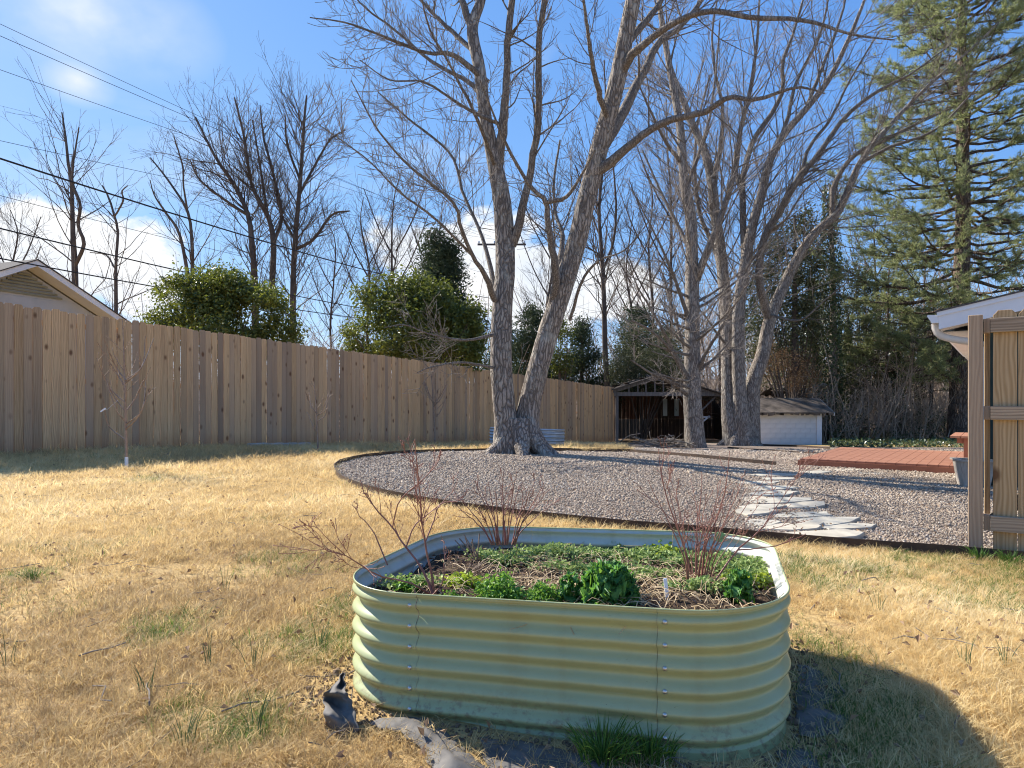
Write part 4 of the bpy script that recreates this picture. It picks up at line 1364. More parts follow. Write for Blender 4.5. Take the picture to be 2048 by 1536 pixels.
def build_path():
    rng = np.random.default_rng(31)
    g0 = Gp(1580, 1020)
    root = link('flagstone_path', None, None, tuple(g0), kind='structure')
    for px, py, hw, hh in STONES:
        hw *= 1.04; hh *= 1.02
        c = Gp(px, py)
        m = int(rng.integers(6, 9))
        a = (np.arange(m) + rng.uniform(-.32, .32, m)) * 2 * PI / m + rng.uniform(0, 1)
        r = rng.uniform(.78, 1.12, m)
        cr = np.c_[hw * np.cos(a) * r, hh * np.sin(a) * r]
        cr[:, 0] += rng.normal(0, hw * .06, m)
        ds = []
        for i in range(m):                             # chip the straight edges a little
            p_, q_ = cr[i], cr[(i + 1) % m]
            for f in (0, .35, .7):
                ds.append(p_ + (q_ - p_) * f + rng.normal(0, 1, 2) * np.array([hw, hh]) * .03)
        m = len(ds)
        ring = np.array([Gp(px + d[0], py + d[1])[:2] for d in ds])
        if ring[:, 0] @ np.roll(ring[:, 1], -1) - ring[:, 1] @ np.roll(ring[:, 0], -1) < 0:
            ring = ring[::-1]
        zt = float(gz(c[0], c[1])) + .026 + rng.uniform(-.006, .012)
        sl = rng.normal(0, .015, 2)
        inner = c[:2] + (ring - c[:2]) * .975
        top = lambda p, d: np.c_[p, zt + d + (p - c[:2]) @ sl]
        V = np.vstack([top(ring, -.06), top(ring, -.008), top(inner, 0.0)])
        F = [[k * m + i, k * m + (i + 1) % m, (k + 1) * m + (i + 1) % m, (k + 1) * m + i] for k in (0, 1) for i in range(m)]
        mb = MB(); mb.addng(V, F + [list(range(2 * m, 3 * m))])
        o = mb.obj('flagstone', M['stone'], root)


build_path()

# ------------------------------------------------------------------ low deck with bench and planter
M['deck'] = m_plain('deck_stain', (0.26, 0.118, 0.072), (0.37, 0.175, 0.11), 4, .6, .3, stretch=(1, 1, 1), bump=.2, bd=.003)
M['deckface'] = m_plain('deck_stain_face', (0.28, 0.105, 0.06), (0.35, 0.14, 0.08), 3, .6, .3, bump=.1)
M['greywood'] = m_plain('weathered_grey_wood', (0.30, 0.26, 0.21), (0.55, 0.49, 0.41), 30, .85, .2, stretch=(1, 1, .06), bump=.4, bd=.004)
D1 = np.array([.585, .811]); D2 = np.array([.811, -.585]); DFL = np.array([5.17, 12.25]); DZ = .0; DD = 3.72; DW = 2.71


def build_deck():
    root = thing('wood_deck', (DFL[0], DFL[1], float(gz(*DFL))), 'low reddish brown wooden deck platform beside the gravel', 'deck')
    n = 18; w = DW / n
    Mr = Matrix(((D2[0], D1[0], 0), (D2[1], D1[1], 0), (0, 0, 1)))
    mbd = MB(); mbd.box((0, 0, 0), (w - .007, DD, .028), Mr)
    me = mbd.mesh('deck_board', M['deck'])
    rng = random.Random(7)
    for k in range(n):
        c = DFL + D2 * (w * (k + .5)) + D1 * (DD / 2)
        o = link('deck_board', me, root)
        o.location = Vector((c[0], c[1], DZ - .014 + rng.uniform(-.0015, .0015))) - root.location
    def face(a, b, t=.03, h=.15):
        mb = MB(); mb.beam((*a, DZ - .034 - h / 2 + .003), (*b, DZ - .034 - h / 2 + .003), t, h)
        mb.obj('fascia_board', M['deckface'], root)
    e = .02
    face(DFL - D1 * e - D2 * e, DFL + D2 * DW - D1 * e)
    face(DFL - D2 * e, DFL + D1 * DD - D2 * e)
    face(DFL + D1 * (DD + e), DFL + D1 * (DD + e) + D2 * DW)
    for k in range(4):
        a = DFL + D1 * (.4 + k * .9) + D2 * .03; b = a + D2 * (DW - .06)
        mb = MB(); mb.beam((*a, DZ - .095), (*b, DZ - .095), .04, .12); mb.obj('joist', M['deckface'], root)


build_deck()


def build_bench():
    p = Wp(1934, 918, 11.3); p[2] = DZ
    root = thing('deck_bench', tuple(p), 'red brown wooden bench on the deck edge behind the gate post', 'bench')
    s = lambda a, b, z: np.array([p[0] + D2[0] * a + D1[0] * b, p[1] + D2[1] * a + D1[1] * b, DZ + z])
    for b in (0, 1.2):
        mb = MB(); mb.beam(s(0, b, 0), s(0, b, .42), .09, .09, up=(D1[0], D1[1], 0)); mb.obj('leg', M['deckface'], root)
        mb = MB(); mb.beam(s(-.14, b, .375), s(.22, b, .375), .04, .088); mb.obj('seat_bracket', M['deckface'], root)
    for k in range(3):
        mb = MB(); mb.beam(s(-.16 + k * .15, -.15, .4385), s(-.16 + k * .15, 1.4, .4385), .14, .035); mb.obj('seat_board', M['deck'], root)
    for b in (0, 1.2):
        mb = MB(); mb.beam(s(.25, b, .3), s(.36, b, .72), .07, .05, up=(D1[0], D1[1], 0)); mb.obj('back_post', M['greywood'], root)
    mb = MB(); mb.beam(s(.33, -.15, .66), s(.33, 1.4, .66), .03, .12); mb.obj('back_board', M['deck'], root)


build_bench()


def build_planter():
    g = Gp(1944, 976); g = g + np.array([.10, .12, 0]); g[2] = gz(g[0], g[1])
    root = thing('planter_box', tuple(g), 'weathered grey wooden planter box with slanted sides beside the deck', 'planter')
    h, wb, wt = .36, .30, .40
    yaw = math.atan2(D2[1], D2[0]) * .5
    c, s = math.cos(yaw), math.sin(yaw)
    T = lambda x, y, z: np.array([g[0] + x * c - y * s, g[1] + x * s + y * c, g[2] + z])
    for side in range(4):
        ca, sa = math.cos(side * PI / 2), math.sin(side * PI / 2)
        Rt = lambda x, y: (x * ca - y * sa, x * sa + y * ca)
        for k in range(4):
            f0, f1 = -.5 + k * .25 + .006, -.5 + (k + 1) * .25 - .006
            V = []
            for d in (0, .02):
                for f, z, w in ((f0, 0, wb), (f1, 0, wb), (f1, h, wt), (f0, h, wt)):
                    x, y = Rt(f * w, -w / 2 + d); V.append(T(x, y, z))
            mb = MB(); mb.addng(V, [[0, 1, 2, 3], [7, 6, 5, 4], [0, 4, 5, 1], [1, 5, 6, 2], [2, 6, 7, 3], [3, 7, 4, 0]])
            mb.obj('plank', M['greywood'], root)
        x0, y0 = Rt(-wt / 2 - .02, -wt / 2); x1, y1 = Rt(wt / 2 + .02, -wt / 2)
        mb = MB(); mb.beam(T(x0, y0, h + .011), T(x1, y1, h + .011 + .001 * side), .05, .022); mb.obj('rim_board', M['greywood'], root)
    mb = MB(); mb.box(T(0, 0, h * .8), (wt * .8, wt * .8, .02), Matrix.Rotation(yaw, 3, 'Z')); mb.obj('soil', M['soil'], root)


build_planter()


# ------------------------------------------------------------------ gate section at the right edge
def build_gate():
    # the section stands square to the deck and house, so it turns its inner face to the camera
    Y = 5.0
    O = Wp(1951, 800, Y); O[2] = float(gz(O[0], O[1]))
    E_ = np.array([.82, -.572]); N_ = np.array([-.572, -.82])
    rz = math.atan2(E_[1], E_[0])
    z = lambda py: CZ - (py - CY) / FPX * Y - O[2]
    root = thing('gate_section', tuple(O), 'wooden fence section with square post and three rails at the right edge', 'fence')
    def part(name, mat, s0, s1, k0, k1, z0, z1, bev=.004, prof=None):
        """s along the section, k towards the camera"""
        mb = MB()
        if prof is None:
            mb.box((0, 0, (z1 - z0) / 2) if mat is not M['railwood'] else ((s1 - s0) / 2, 0, 0), (s1 - s0, k1 - k0, z1 - z0))
        else:
            V = [(a, -(k1 - k0) / 2, c) for a, c in prof] + [(a, (k1 - k0) / 2, c) for a, c in prof]
            n = len(prof)
            mb.addng(V, [list(range(n)), list(range(2 * n - 1, n - 1, -1))] + [[j, j + n, (j + 1) % n + n, (j + 1) % n] for j in range(n)])
        o = link(name, mb.mesh(name, mat), root)
        sc = (s0 + s1) / 2 if mat is not M['railwood'] else s0
        c = E_ * sc + N_ * (k0 + k1) / 2
        o.location = (c[0], c[1], z0 if mat is not M['railwood'] else (z0 + z1) / 2)
        o.rotation_euler = (0, 0, rz)
        add_bevel(o, bev)
        return o
    part('post', M['gatepost'], -.045, .045, -.045, .045, -.3, z(631))
    part('stile', M['gate'], .052, .088, -.16, -.07, z(1035), z(655), .003)
    for a, b in ((639, 667), (812, 839), (1028, 1058)):
        part('rail', M['railwood'], .089, 2.4, .0, .038, z(b), z(a), .003)
        part('rail_block', M['gatepost'], .048, .088, -.06, .012, z(b), z(a), .002)
    rng = random.Random(2)
    for i in range(14):
        w = .1405; H = z(626) + rng.uniform(-.01, .008) - .0
        s0 = .105 + i * (w + .006)
        prof = [(-w / 2, 0), (w / 2, 0), (w / 2, H - .035), (w / 2 - .03, H), (-w / 2 + .03, H), (-w / 2, H - .035)]
        g = O[:2] + E_ * s0
        part('picket', M['gate'], s0, s0 + w, -.021, -.002, float(gz(*g)) - O[2] + .005, 1, .002, prof)
    o = part('brace', M['railwood'], .1, 1.7, -.062, -.024, 0, .085, .003)
    o.location.z = z(1040); o.rotation_euler = (0, -.78, rz)


build_gate()

# ------------------------------------------------------------------ houses
M['whitepaint'] = m_plain('white_trim_paint', (0.70, 0.71, 0.73), (0.80, 0.80, 0.80), 3, .5, .4, bump=.05)
M['soffit'] = m_plain('cream_soffit', (0.62, 0.56, 0.48), (0.70, 0.64, 0.56), 3, .6, .3, bump=.05)
M['shingle'] = m_plain('asphalt_shingle', (0.055, 0.050, 0.048), (0.15, 0.135, 0.125), 30, .95, .1, bump=.6, bd=.01)
M['shadowsiding'] = m_plain('shadowed_green_siding', (0.015, 0.035, 0.030), (0.03, 0.055, 0.045), 5, .6, .3)  # green taken almost to black: the gable's shadow is put into this colour
M['greysiding'] = m_plain('pale_grey_siding', (0.40, 0.41, 0.42), (0.48, 0.48, 0.48), 2, .7, .2, bump=.1)
M['ventslat'] = m_plain('olive_vent', (0.22, 0.21, 0.15), (0.28, 0.27, 0.2), 4, .7, .2)


def prism(mb, pts, d, mi=0):
    """polygon swept by vector d"""
    p = np.asarray(pts, float); n = len(p)
    mb.addng(np.vstack([p, p + np.asarray(d)]), [list(range(n))[::-1], list(range(n, 2 * n))] + [[i, (i + 1) % n, (i + 1) % n + n, i + n] for i in range(n)], mi)


def build_right_house():
    E = np.array([5.82, 9.31]); ze = 2.24; sl = .205
    P = lambda a, b, z: np.array([E[0] + D2[0] * a + D1[0] * b, E[1] + D2[1] * a + D1[1] * b, z])   # a along the gable, b away along the side
    g0 = P(.45, .45, 0); zg = float(gz(g0[0], g0[1]))
    root = thing('white_house', (g0[0], g0[1], zg), 'corner of white eaved house behind the gate at the right edge', 'house')
    W, L = 8.0, 9.0
    half = W / 2
    def roofz(a):
        return ze + sl * (a if a < half else W - a)
    # walls
    mb = MB()
    prism(mb, [P(.45, .45, zg - .2), P(W - .45, .45, zg - .2), P(W - .45, .45, roofz(.45) - .22), P(half, .45, roofz(half) - .22), P(.45, .45, roofz(.45) - .22)], (*(D1 * .12), 0))
    mb.obj('gable_wall', M['shadowsiding'], root)
    mb = MB(); prism(mb, [P(.45, .58, zg - .2), P(.45, L, zg - .2), P(.45, L, roofz(.45) - .2), P(.45, .58, roofz(.45) - .2)], (*(D2 * .12), 0))
    mb.obj('side_wall', M['greysiding'], root)
    mb = MB(); prism(mb, [P(W - .45, .58, zg - .2), P(W - .45, L, zg - .2), P(W - .45, L, roofz(.45) - .2), P(W - .45, .58, roofz(.45) - .2)], (*(-D2 * .12), 0))
    mb.obj('side_wall', M['greysiding'], root)
    # roof slopes
    for a0, a1 in ((-.04, half), (half, W + .04)):
        mb = MB()
        prism(mb, [P(a0, -.03, roofz(a0) + .012), P(a1, -.03, roofz(a1) + .012), P(a1, L, roofz(a1) + .012), P(a0, L, roofz(a0) + .012)], (0, 0, .022))
        mb.obj('roof', M['shingle'], root)
    # rake boards
    for a0, a1 in ((.0, half), (half, W)):
        mb = MB(); prism(mb, [P(a0, 0, roofz(a0) - .225), P(a1, 0, roofz(a1) - .225), P(a1, 0, roofz(a1) - .045), P(a0, 0, roofz(a0) - .045)], (*(D1 * .025), 0)); mb.obj('rake_board', M['whitepaint'], root)
        mb = MB(); prism(mb, [P(a0 - .02, -.018, roofz(a0) - .05), P(a1, -.018, roofz(a1) - .05), P(a1, -.018, roofz(a1) + .010), P(a0 - .02, -.018, roofz(a0) + .010)], (*(D1 * .04), 0)); mb.obj('drip_trim', M['whitepaint'], root)
        mb = MB(); prism(mb, [P(a0 + .02, .026, roofz(a0) - .215), P(a1, .026, roofz(a1) - .215), P(a1, .448, roofz(a1) - .215), P(a0 + .02, .448, roofz(a0) - .215)], (0, 0, .012)); mb.obj('soffit', M['soffit'], root)
    mb = MB(); prism(mb, [P(.0, .027, roofz(0) - .222), P(.0, L, roofz(0) - .222), P(.0, L, roofz(0) - .01), P(.0, .027, roofz(0) - .01)], (*(D2 * .02), 0)); mb.obj('fascia', M['whitepaint'], root)
    mb = MB(); prism(mb, [P(.021, .46, roofz(0) - .235), P(.45, .46, roofz(0) - .235), P(.45, L, roofz(0) - .235), P(.021, L, roofz(0) - .235)], (0, 0, .012)); mb.obj('eave_soffit', M['soffit'], root)
    # K-style gutter along the eave, with a downspout elbow turning back to the wall
    prof = [(-.001, -.03), (-.13, -.02), (-.135, -.045), (-.10, -.10), (-.085, -.135), (-.001, -.135)]
    mb = MB(); prism(mb, [P(a, .0, ze + c) for a, c in prof], (*(D1 * (L - .1)), 0)); gut = mb.obj('gutter', M['whitepaint'], root)
    q = [P(-.05, .16, ze - .13), P(-.048, .16, ze - .19), P(-.03, .16, ze - .25), P(.03, .16, ze - .31), P(.12, .17, ze - .345), P(.24, .2, ze - .375), P(.38, .27, ze - .40), P(.46, .33, ze - .44), P(.485, .37, ze - .55), P(.485, .375, zg + .1)]
    pa = smooth_path(np.array(q), 40)
    mb = MB(); tubes(mb, pa, np.full(40, .05), 12); d = mb.obj('downspout', M['soffit'], gut, True)


build_right_house()


def build_left_house():
    w = np.array([.35, .937]); nb = np.array([.937, -.35])
    Pk = Wp(75, 520, 18.0)
    P = lambda s, b, z: np.array([Pk[0] + w[0] * s + nb[0] * b, Pk[1] + w[1] * s + nb[1] * b, z])
    zg = float(gz(Pk[0], Pk[1]))
    root = thing('grey_house', (Pk[0], Pk[1], zg), 'pale grey sided house gable with white rake boards behind the left fence', 'house')
    sl = .49; H = Pk[2]; hw = 2.9; D = 9.0; ov = .42
    rz_ = lambda s: H - sl * abs(s)
    # gable wall boards: lapped siding, each board a part
    mb = MB(); prism(mb, [P(-hw, -ov - .1, zg), P(hw - .25, -ov - .1, zg), P(hw - .25, -ov - .1, rz_(hw - .25) - .2), P(0, -ov - .1, H - .2), P(-hw + .25, -ov - .1, rz_(hw - .25) - .2)], (*(-nb * .1), 0))
    gw = mb.obj('gable_wall', M['greysiding'], root)
    bh = .30; z = zg + .1
    while z < H - .85:
        s1 = min(hw - .25, (H - .22 - (z + bh)) / sl)
        s1 = max(s1, .1)
        mb = MB()
        prism(mb, [P(-s1, -ov - .098, z), P(s1, -ov - .098, z), P(s1, -ov - .098, z + bh - .004), P(-s1, -ov - .098, z + bh - .004)], (*(nb * .012), 0))
        o = mb.obj('siding_board', M['greysiding'], gw)
        z += bh
    # triangular louvred vent
    for k in range(7):
        zz = H - .86 + k * .085
        s1 = max(.05, (H - .24 - zz) / sl * .8)
        mb = MB(); mb.beam(P(-s1, -ov - .06, zz), P(s1, -ov - .06, zz), .05, .05); mb.obj('vent_slat', M['ventslat'], gw)
    for sg in (-1, 1):
        a, b = (0, hw * sg)
        mb = MB(); prism(mb, [P(a, .03, rz_(a)), P(b * 1.05, .03, rz_(b * 1.05)), P(b * 1.05, -D, rz_(b * 1.05)), P(a, -D, rz_(a))], (0, 0, .03)); mb.obj('roof', M['shingle'], root)
        mb = MB(); prism(mb, [P(a, 0, rz_(a) - .16), P(b * 1.05, 0, rz_(b * 1.05) - .16), P(b * 1.05, 0, rz_(b * 1.05) - .004), P(a, 0, rz_(a) - .004)], (*(-nb * .03), 0)); mb.obj('rake_board', M['whitepaint'], root)
        mb = MB(); prism(mb, [P(a, -.032, rz_(a) - .15), P(b * 1.03, -.032, rz_(b * 1.03) - .15), P(b * 1.03, -ov - .1, rz_(b * 1.03) - .15), P(a, -ov - .1, rz_(a) - .15)], (0, 0, .015)); mb.obj('soffit', M['soffit'], root)


build_left_house()

# ------------------------------------------------------------------ old open shed and low white shed at the back
M['darkwood'] = m_plain('dark_old_boards', (0.045, 0.030, 0.022), (0.13, 0.085, 0.06), 25, .9, .1, stretch=(1, 1, .05), bump=.4, bd=.005)
M['reddark'] = m_plain('dark_red_brown_boards', (0.10, 0.045, 0.03), (0.22, 0.11, 0.07), 25, .9, .1, stretch=(1, 1, .05), bump=.4, bd=.005)
M['greyboards'] = m_plain('grey_old_boards', (0.12, 0.105, 0.095), (0.26, 0.23, 0.21), 25, .9, .1, stretch=(1, 1, .05), bump=.4, bd=.005)
M['oldroof'] = m_plain('old_roofing', (0.05, 0.040, 0.032), (0.20, 0.16, 0.125), 2.5, .9, .2, bump=.5, bd=.02)
M['block'] = m_plain('whitewashed_block', (0.60, 0.60, 0.59), (0.78, 0.77, 0.75), 2.2, .85, .2, bump=.4, bd=.006)
M['galv'] = m_plain('galvanised_steel', (0.42, 0.45, 0.48), (0.62, 0.64, 0.66), 4, .4, .5, .7, bump=.05)
M['paleglass'] = m_plain('pale_window_panel', (0.55, 0.62, 0.55), (0.7, 0.74, 0.68), 3, .3, .5, bump=0)


def build_open_shed():
    Y = 31.6; Yb2 = 36.0
    zg = float(gz(5.5, Y)) - .1
    p = lambda px, py, y=Y: Wp(px, py, y)
    root = thing('open_shed', (p(1340, 880)[0], Y, zg), 'dark open-fronted wooden shed with broken gable roof at the end of the fence', 'shed')
    xl, xr = p(1232, 800)[0], p(1462, 800)[0]
    ztop = p(1232, 792)[2]
    rng = random.Random(5)
    def bx(name, a, b, mat):
        mb = MB(); mb.box([(q + r) / 2 for q, r in zip(a, b)], [abs(r - q) for q, r in zip(a, b)]); return mb.obj(name, mat, root)
    # back wall boards in two tiers
    x = xl; i = 0
    while x < xr + .6:
        w = rng.uniform(.16, .22)
        m = M['reddark'] if rng.random() < .6 else M['darkwood']
        bx('wall_board', (x, Yb2, zg + 1.05), (x + w - .012, Yb2 + .03, ztop + .1), m)
        bx('wall_board', (x, Yb2 - .01, zg), (x + w - .012, Yb2 + .02, zg + 1.04), M['greyboards'] if i < 12 else M['darkwood'])
        x += w; i += 1
    # side wall boards on the left
    y = Y + .1
    while y < Yb2:
        bx('wall_board', (xl - .05, y, zg), (xl - .02, y + .2, ztop), M['darkwood'] if rng.random() < .5 else M['reddark'])
        bx('wall_board', (xr + .5, y, zg), (xr + .53, y + .2, ztop), M['darkwood'])
        y += .212
    bx('post', (xl - .02, Y, zg), (xl + .12, Y + .14, ztop), M['greyboards'])
    bx('post', (xr - .1, Y, zg), (xr + .04, Y + .14, ztop), M['darkwood'])
    bx('beam', (xl - .1, Y - .02, ztop), (xr + .6, Y + .13, ztop + .18), M['greyboards'])
    # roof: peak traced on the photo
    pk = p(1322, 750); le = p(1222, 781); re = p(1470, 797)
    for a, b in ((le, pk), (pk, re)):
        mb = MB(); prism(mb, [a + [0, -.25, 0], b + [0, -.25, 0], b + [0, 4.8, 0], a + [0, 4.8, 0]], (0, 0, .05)); rf = mb.obj('roof', M['oldroof'], root)
        for yy in (Y, Y + 1.1, Y + 2.2, Y + 3.3, Yb2):
            aa, bb = a.copy(), b.copy(); aa[1] = bb[1] = yy
            mb = MB(); mb.beam(aa - [0, 0, .08], bb - [0, 0, .08], .05, .12); mb.obj('rafter', M['greyboards'], rf)
        # loose shingles along the roof
        for k in range(12):
            t = rng.random(); q = a * (1 - t) + b * t + np.array([0, rng.uniform(-.2, 3.5), .07])
            mb = MB(); mb.box(q, (rng.uniform(.2, .5), rng.uniform(.3, .6), .015), Matrix.Rotation(rng.uniform(-.35, .35), 3, 'Y') @ Matrix.Rotation(rng.uniform(-.3, .3), 3, 'X')); mb.obj('loose_shingle', M['oldroof'], rf)
    for px in (1258, 1276, 1292, 1310, 1327, 1344, 1362, 1382):
        t0 = p(px, 790); zt = np.interp(px, [1222, 1322, 1470], [le[2], pk[2], re[2]])
        bx('stud', (t0[0] - .03, Y + .01, ztop + .18), (t0[0] + .03, Y + .06, zt - .02), M['greyboards'])
    for px in (1330, 1353):
        a = Wp(px - 4, 798, Yb2 - .05); b = Wp(px + 4.5, 832, Yb2 - .05)
        bx('window_panel', (a[0], Yb2 - .05, b[2]), (b[0], Yb2 - .02, a[2]), M['paleglass'])
    a = Wp(1402, 846, Y + .2); b = Wp(1419, 832, Y + .2)
    for s, e in ((a, b), (Wp(1400, 834, Y + .2), Wp(1420, 834, Y + .2)), (Wp(1432, 792, Y + .2), Wp(1402, 822, Y + .2))):
        mb = MB(); mb.beam(s, e, .06, .09, up=(0, 1, 0)); mb.obj('brace', M['whitepaint'] if s is not None and e[1] and s[2] < 0.5 else M['greyboards'], root)


build_open_shed()


def build_white_shed():
    Y = 27.2
    p = lambda px, py, y=Y: Wp(px, py, y)
    xl, xr = p(1500, 860)[0], p(1641, 860)[0]
    zb = p(1600, 893)[2]; zt = p(1600, 826)[2]
    root = thing('white_shed', ((xl + xr) / 2, Y, zb), 'low whitewashed block shed with mossy dark roof behind the multi-stemmed tree', 'shed')
    zb -= .25
    rng = random.Random(9)
    # block courses, slightly proud of recessed joints
    mb = MB(); mb.box(((xl + xr) / 2, Y + .13, (zb + zt) / 2), (xr - xl - .04, .16, zt - zb)); mb.obj('joint_wall', M['block'], root)
    nc = 8; ch = (zt - zb) / nc; bl = .40
    meb = MB(); meb.box((0, 0, 0), (bl - .006, .06, ch - .005)); me = meb.mesh('block', M['block'])
    for r in range(nc):
        x = xl + (.2 if r % 2 else 0.0)
        while x < xr - .05:
            w = min(bl, xr - x)
            o = link('block', me, root); o.location = Vector((x + w / 2, Y + .03 + rng.uniform(-.003, .003), zb + (r + .5) * ch)) - root.location; o.scale = (w / bl, 1, 1)
            x += bl
    for (a, b) in (((xr - .06, Y + .21), (xr, Y + 2.3)), ((xl, Y + .21), (xl + .1, Y + 2.3))):
        mb = MB(); mb.box(((a[0] + b[0]) / 2, (a[1] + b[1]) / 2, (zb + zt) / 2), (b[0] - a[0], b[1] - a[1], zt - zb)); mb.obj('side_wall', M['block'], root)
    mb = MB(); mb.box(((xl + xr) / 2, Y + 2.36, (zb + zt) / 2), (xr - xl, .1, zt - zb)); mb.obj('back_wall', M['block'], root)
    xe = p(1662, 826, Y)[0]
    mb = MB(); mb.box((xr - .06, Y - .02, (zb + zt) / 2), (.2, .04, zt - zb)); mb.obj('corner_board', M['whitepaint'], root)
    zr = zt + .56
    prism_pts = [np.array([xl - .1, Y - .25, zt - .02]), np.array([xl - .1, Y + 1.1, zr]), np.array([xl - .1, Y + 2.6, zt - .02])]
    for a, b in ((0, 1), (1, 2)):
        mb = MB(); prism(mb, [prism_pts[a], prism_pts[b], prism_pts[b] + [0, 0, .05], prism_pts[a] + [0, 0, .05]], (xe - xl + .1, 0, 0)); mb.obj('roof', M['oldroof'], root)
    mb = MB(); prism(mb, [np.array([xr - .04, Y + .1, zt]), np.array([xr - .04, Y + 1.1, zr - .04]), np.array([xr - .04, Y + 2.3, zt])], (.04, 0, 0)); mb.obj('gable', M['whitepaint'], root)
    for a, b in ((0, 1), (1, 2)):
        q = np.array([xe - xl + .12, 0, -.04]); mb = MB(); mb.beam(prism_pts[a] + q, prism_pts[b] + q, .03, .12); mb.obj('rake_board', M['whitepaint'], root)
    # flaking eave edge
    for k in range(14):
        x = xl + (xe - xl) * (k + rng.random()) / 14
        mb = MB(); mb.box((x, Y - .27, zt - .03), (rng.uniform(.1, .3), .02, rng.uniform(.04, .14)), Matrix.Rotation(rng.uniform(-.2, .2), 3, 'Y')); mb.obj('eave_strip', M['oldroof'], root)
    return root


build_white_shed()


def corrug(name, a, b, h, label, mat, waves=8, amp=.02, group=None):
    """corrugated sheet standing between ground points a and b"""
    a = np.asarray(a); b = np.asarray(b)
    d = nrm((b - a)[None])[0]; nn = np.array([-d[1], d[0], 0])
    nz = 48
    z = np.linspace(0, h, nz); o = amp * np.sin(2 * PI * waves * z / h)
    V = np.concatenate([np.stack([a + np.array([0, 0, q]) + nn * w, b + np.array([0, 0, q]) + nn * w]) for q, w in zip(z, o)])
    i = np.arange(nz - 1) * 2
    mb = MB(); mb.add(V, np.stack([i, i + 1, i + 3, i + 2], -1))
    o = mb.obj(name, mat, None, True, label=label, cat='metal panel', group=group)
    s = o.modifiers.new('thickness', 'SOLIDIFY'); s.thickness = .003
    return o


def wpt(px, py, Y):
    p = Wp(px, py, Y); p[2] = gz(p[0], p[1]); return p


corrug('galvanized_panel', wpt(1070, 890, 19.2), wpt(1129, 890, 19.4), .5, 'silver corrugated metal panel on the grass right of the forked maple', M['galv'], 5, .022, 'corrugated panels by the fence')
corrug('galvanized_panel', wpt(980, 885, 20.0), wpt(1040, 885, 21.0), .55, 'silver corrugated metal panel peeking out left of the forked maple', M['galv'], 6, .022, 'corrugated panels by the fence')

# rusty metal sheets heaped behind the white shed
rng = np.random.default_rng(77)
for k, (px, py, w, tl, lab) in enumerate([(1590, 788, 1.5, .25, 'bent grey metal roofing sheet lying above the white shed roof'), (1622, 784, 1.2, -.35, 'pale tilted metal roofing sheet right of the bent sheet'), (1545, 790, 1.0, .1, 'dark metal roofing scrap left above the white shed'), (1640, 795, .7, -.6, 'small folded metal scrap at the shed roof corner')]):
    c = Wp(px, py, 30.6)
    n = 22
    u = np.linspace(-w / 2, w / 2, n); V = []
    for v in (-.5, .5):
        for q in u:
            V.append([q, v, .05 * math.sin(q * 18) + .12 * math.cos(q * 2.2) + .04 * v])
    V = np.array(V) @ np.array((Matrix.Rotation(tl, 3, 'Y') @ Matrix.Rotation(-.35, 3, 'X'))).T + c
    i = np.arange(n - 1)
    mb = MB(); mb.add(V, np.stack([i, i + 1, i + n + 1, i + n], -1))
    o = mb.obj('metal_sheet', M['galv'] if k != 2 else M['oldroof'], None, True, label=lab, cat='metal sheet', group='metal sheets heaped on the shed')
    s_ = o.modifiers.new('thickness', 'SOLIDIFY'); s_.thickness = .004
mb = MB(); z0 = float(gz(13, 31)); mb.box((Wp(1600, 800, 30.6)[0], 31.4, (z0 + 1.2) / 2 - .15), (3.0, 2.2, 1.2 - z0 + .1)); mb.obj('scrap_heap', M['oldroof'], None, label='dark heap of old roofing under the metal sheets', cat='scrap heap')

# concrete pavers lying at the fence foot
M['paver'] = m_plain('concrete_paver', (0.36, 0.35, 0.33), (0.5, 0.49, 0.46), 12, .9, .2, bump=.3)
for i, (px, lab) in enumerate([(497, 'leftmost grey concrete paver lying at the fence foot'), (528, 'second grey concrete paver from the left at the fence foot'), (556, 'third grey concrete paver from the left at the fence foot'), (584, 'rightmost grey concrete paver lying at the fence foot')]):
    s = (px - 0) / 1228
    # point .35 m in front of the fence at this azimuth
    ray = (px - CX) / FPX
    t_ = (ray * FA[1] - FA[0]) / (FD[0] - ray * FD[1])
    q = FA + FD * t_ + FN * .32
    mb = MB(); mb.box((q[0], q[1], float(gz(*q)) + .04), (.42, .19, .08), Matrix.Rotation(math.atan2(FD[1], FD[0]) + .05 * (i - 1), 3, 'Z'))
    o = mb.obj('paver', M['paver'], None, label=lab, cat='paver', group='pavers along the fence foot'); add_bevel(o, .008)


# ------------------------------------------------------------------ trees
def limbs_px(specs, Y0):
    """specs: lists of (px, py, width_px, dY) -> arrays of x,y,z,r rows"""
    return [np.array([[*Wp(px, py, Y0 + dy), w * .5 * (Y0 + dy) / FPX] for px, py, w, dy in sp]) for sp in specs]


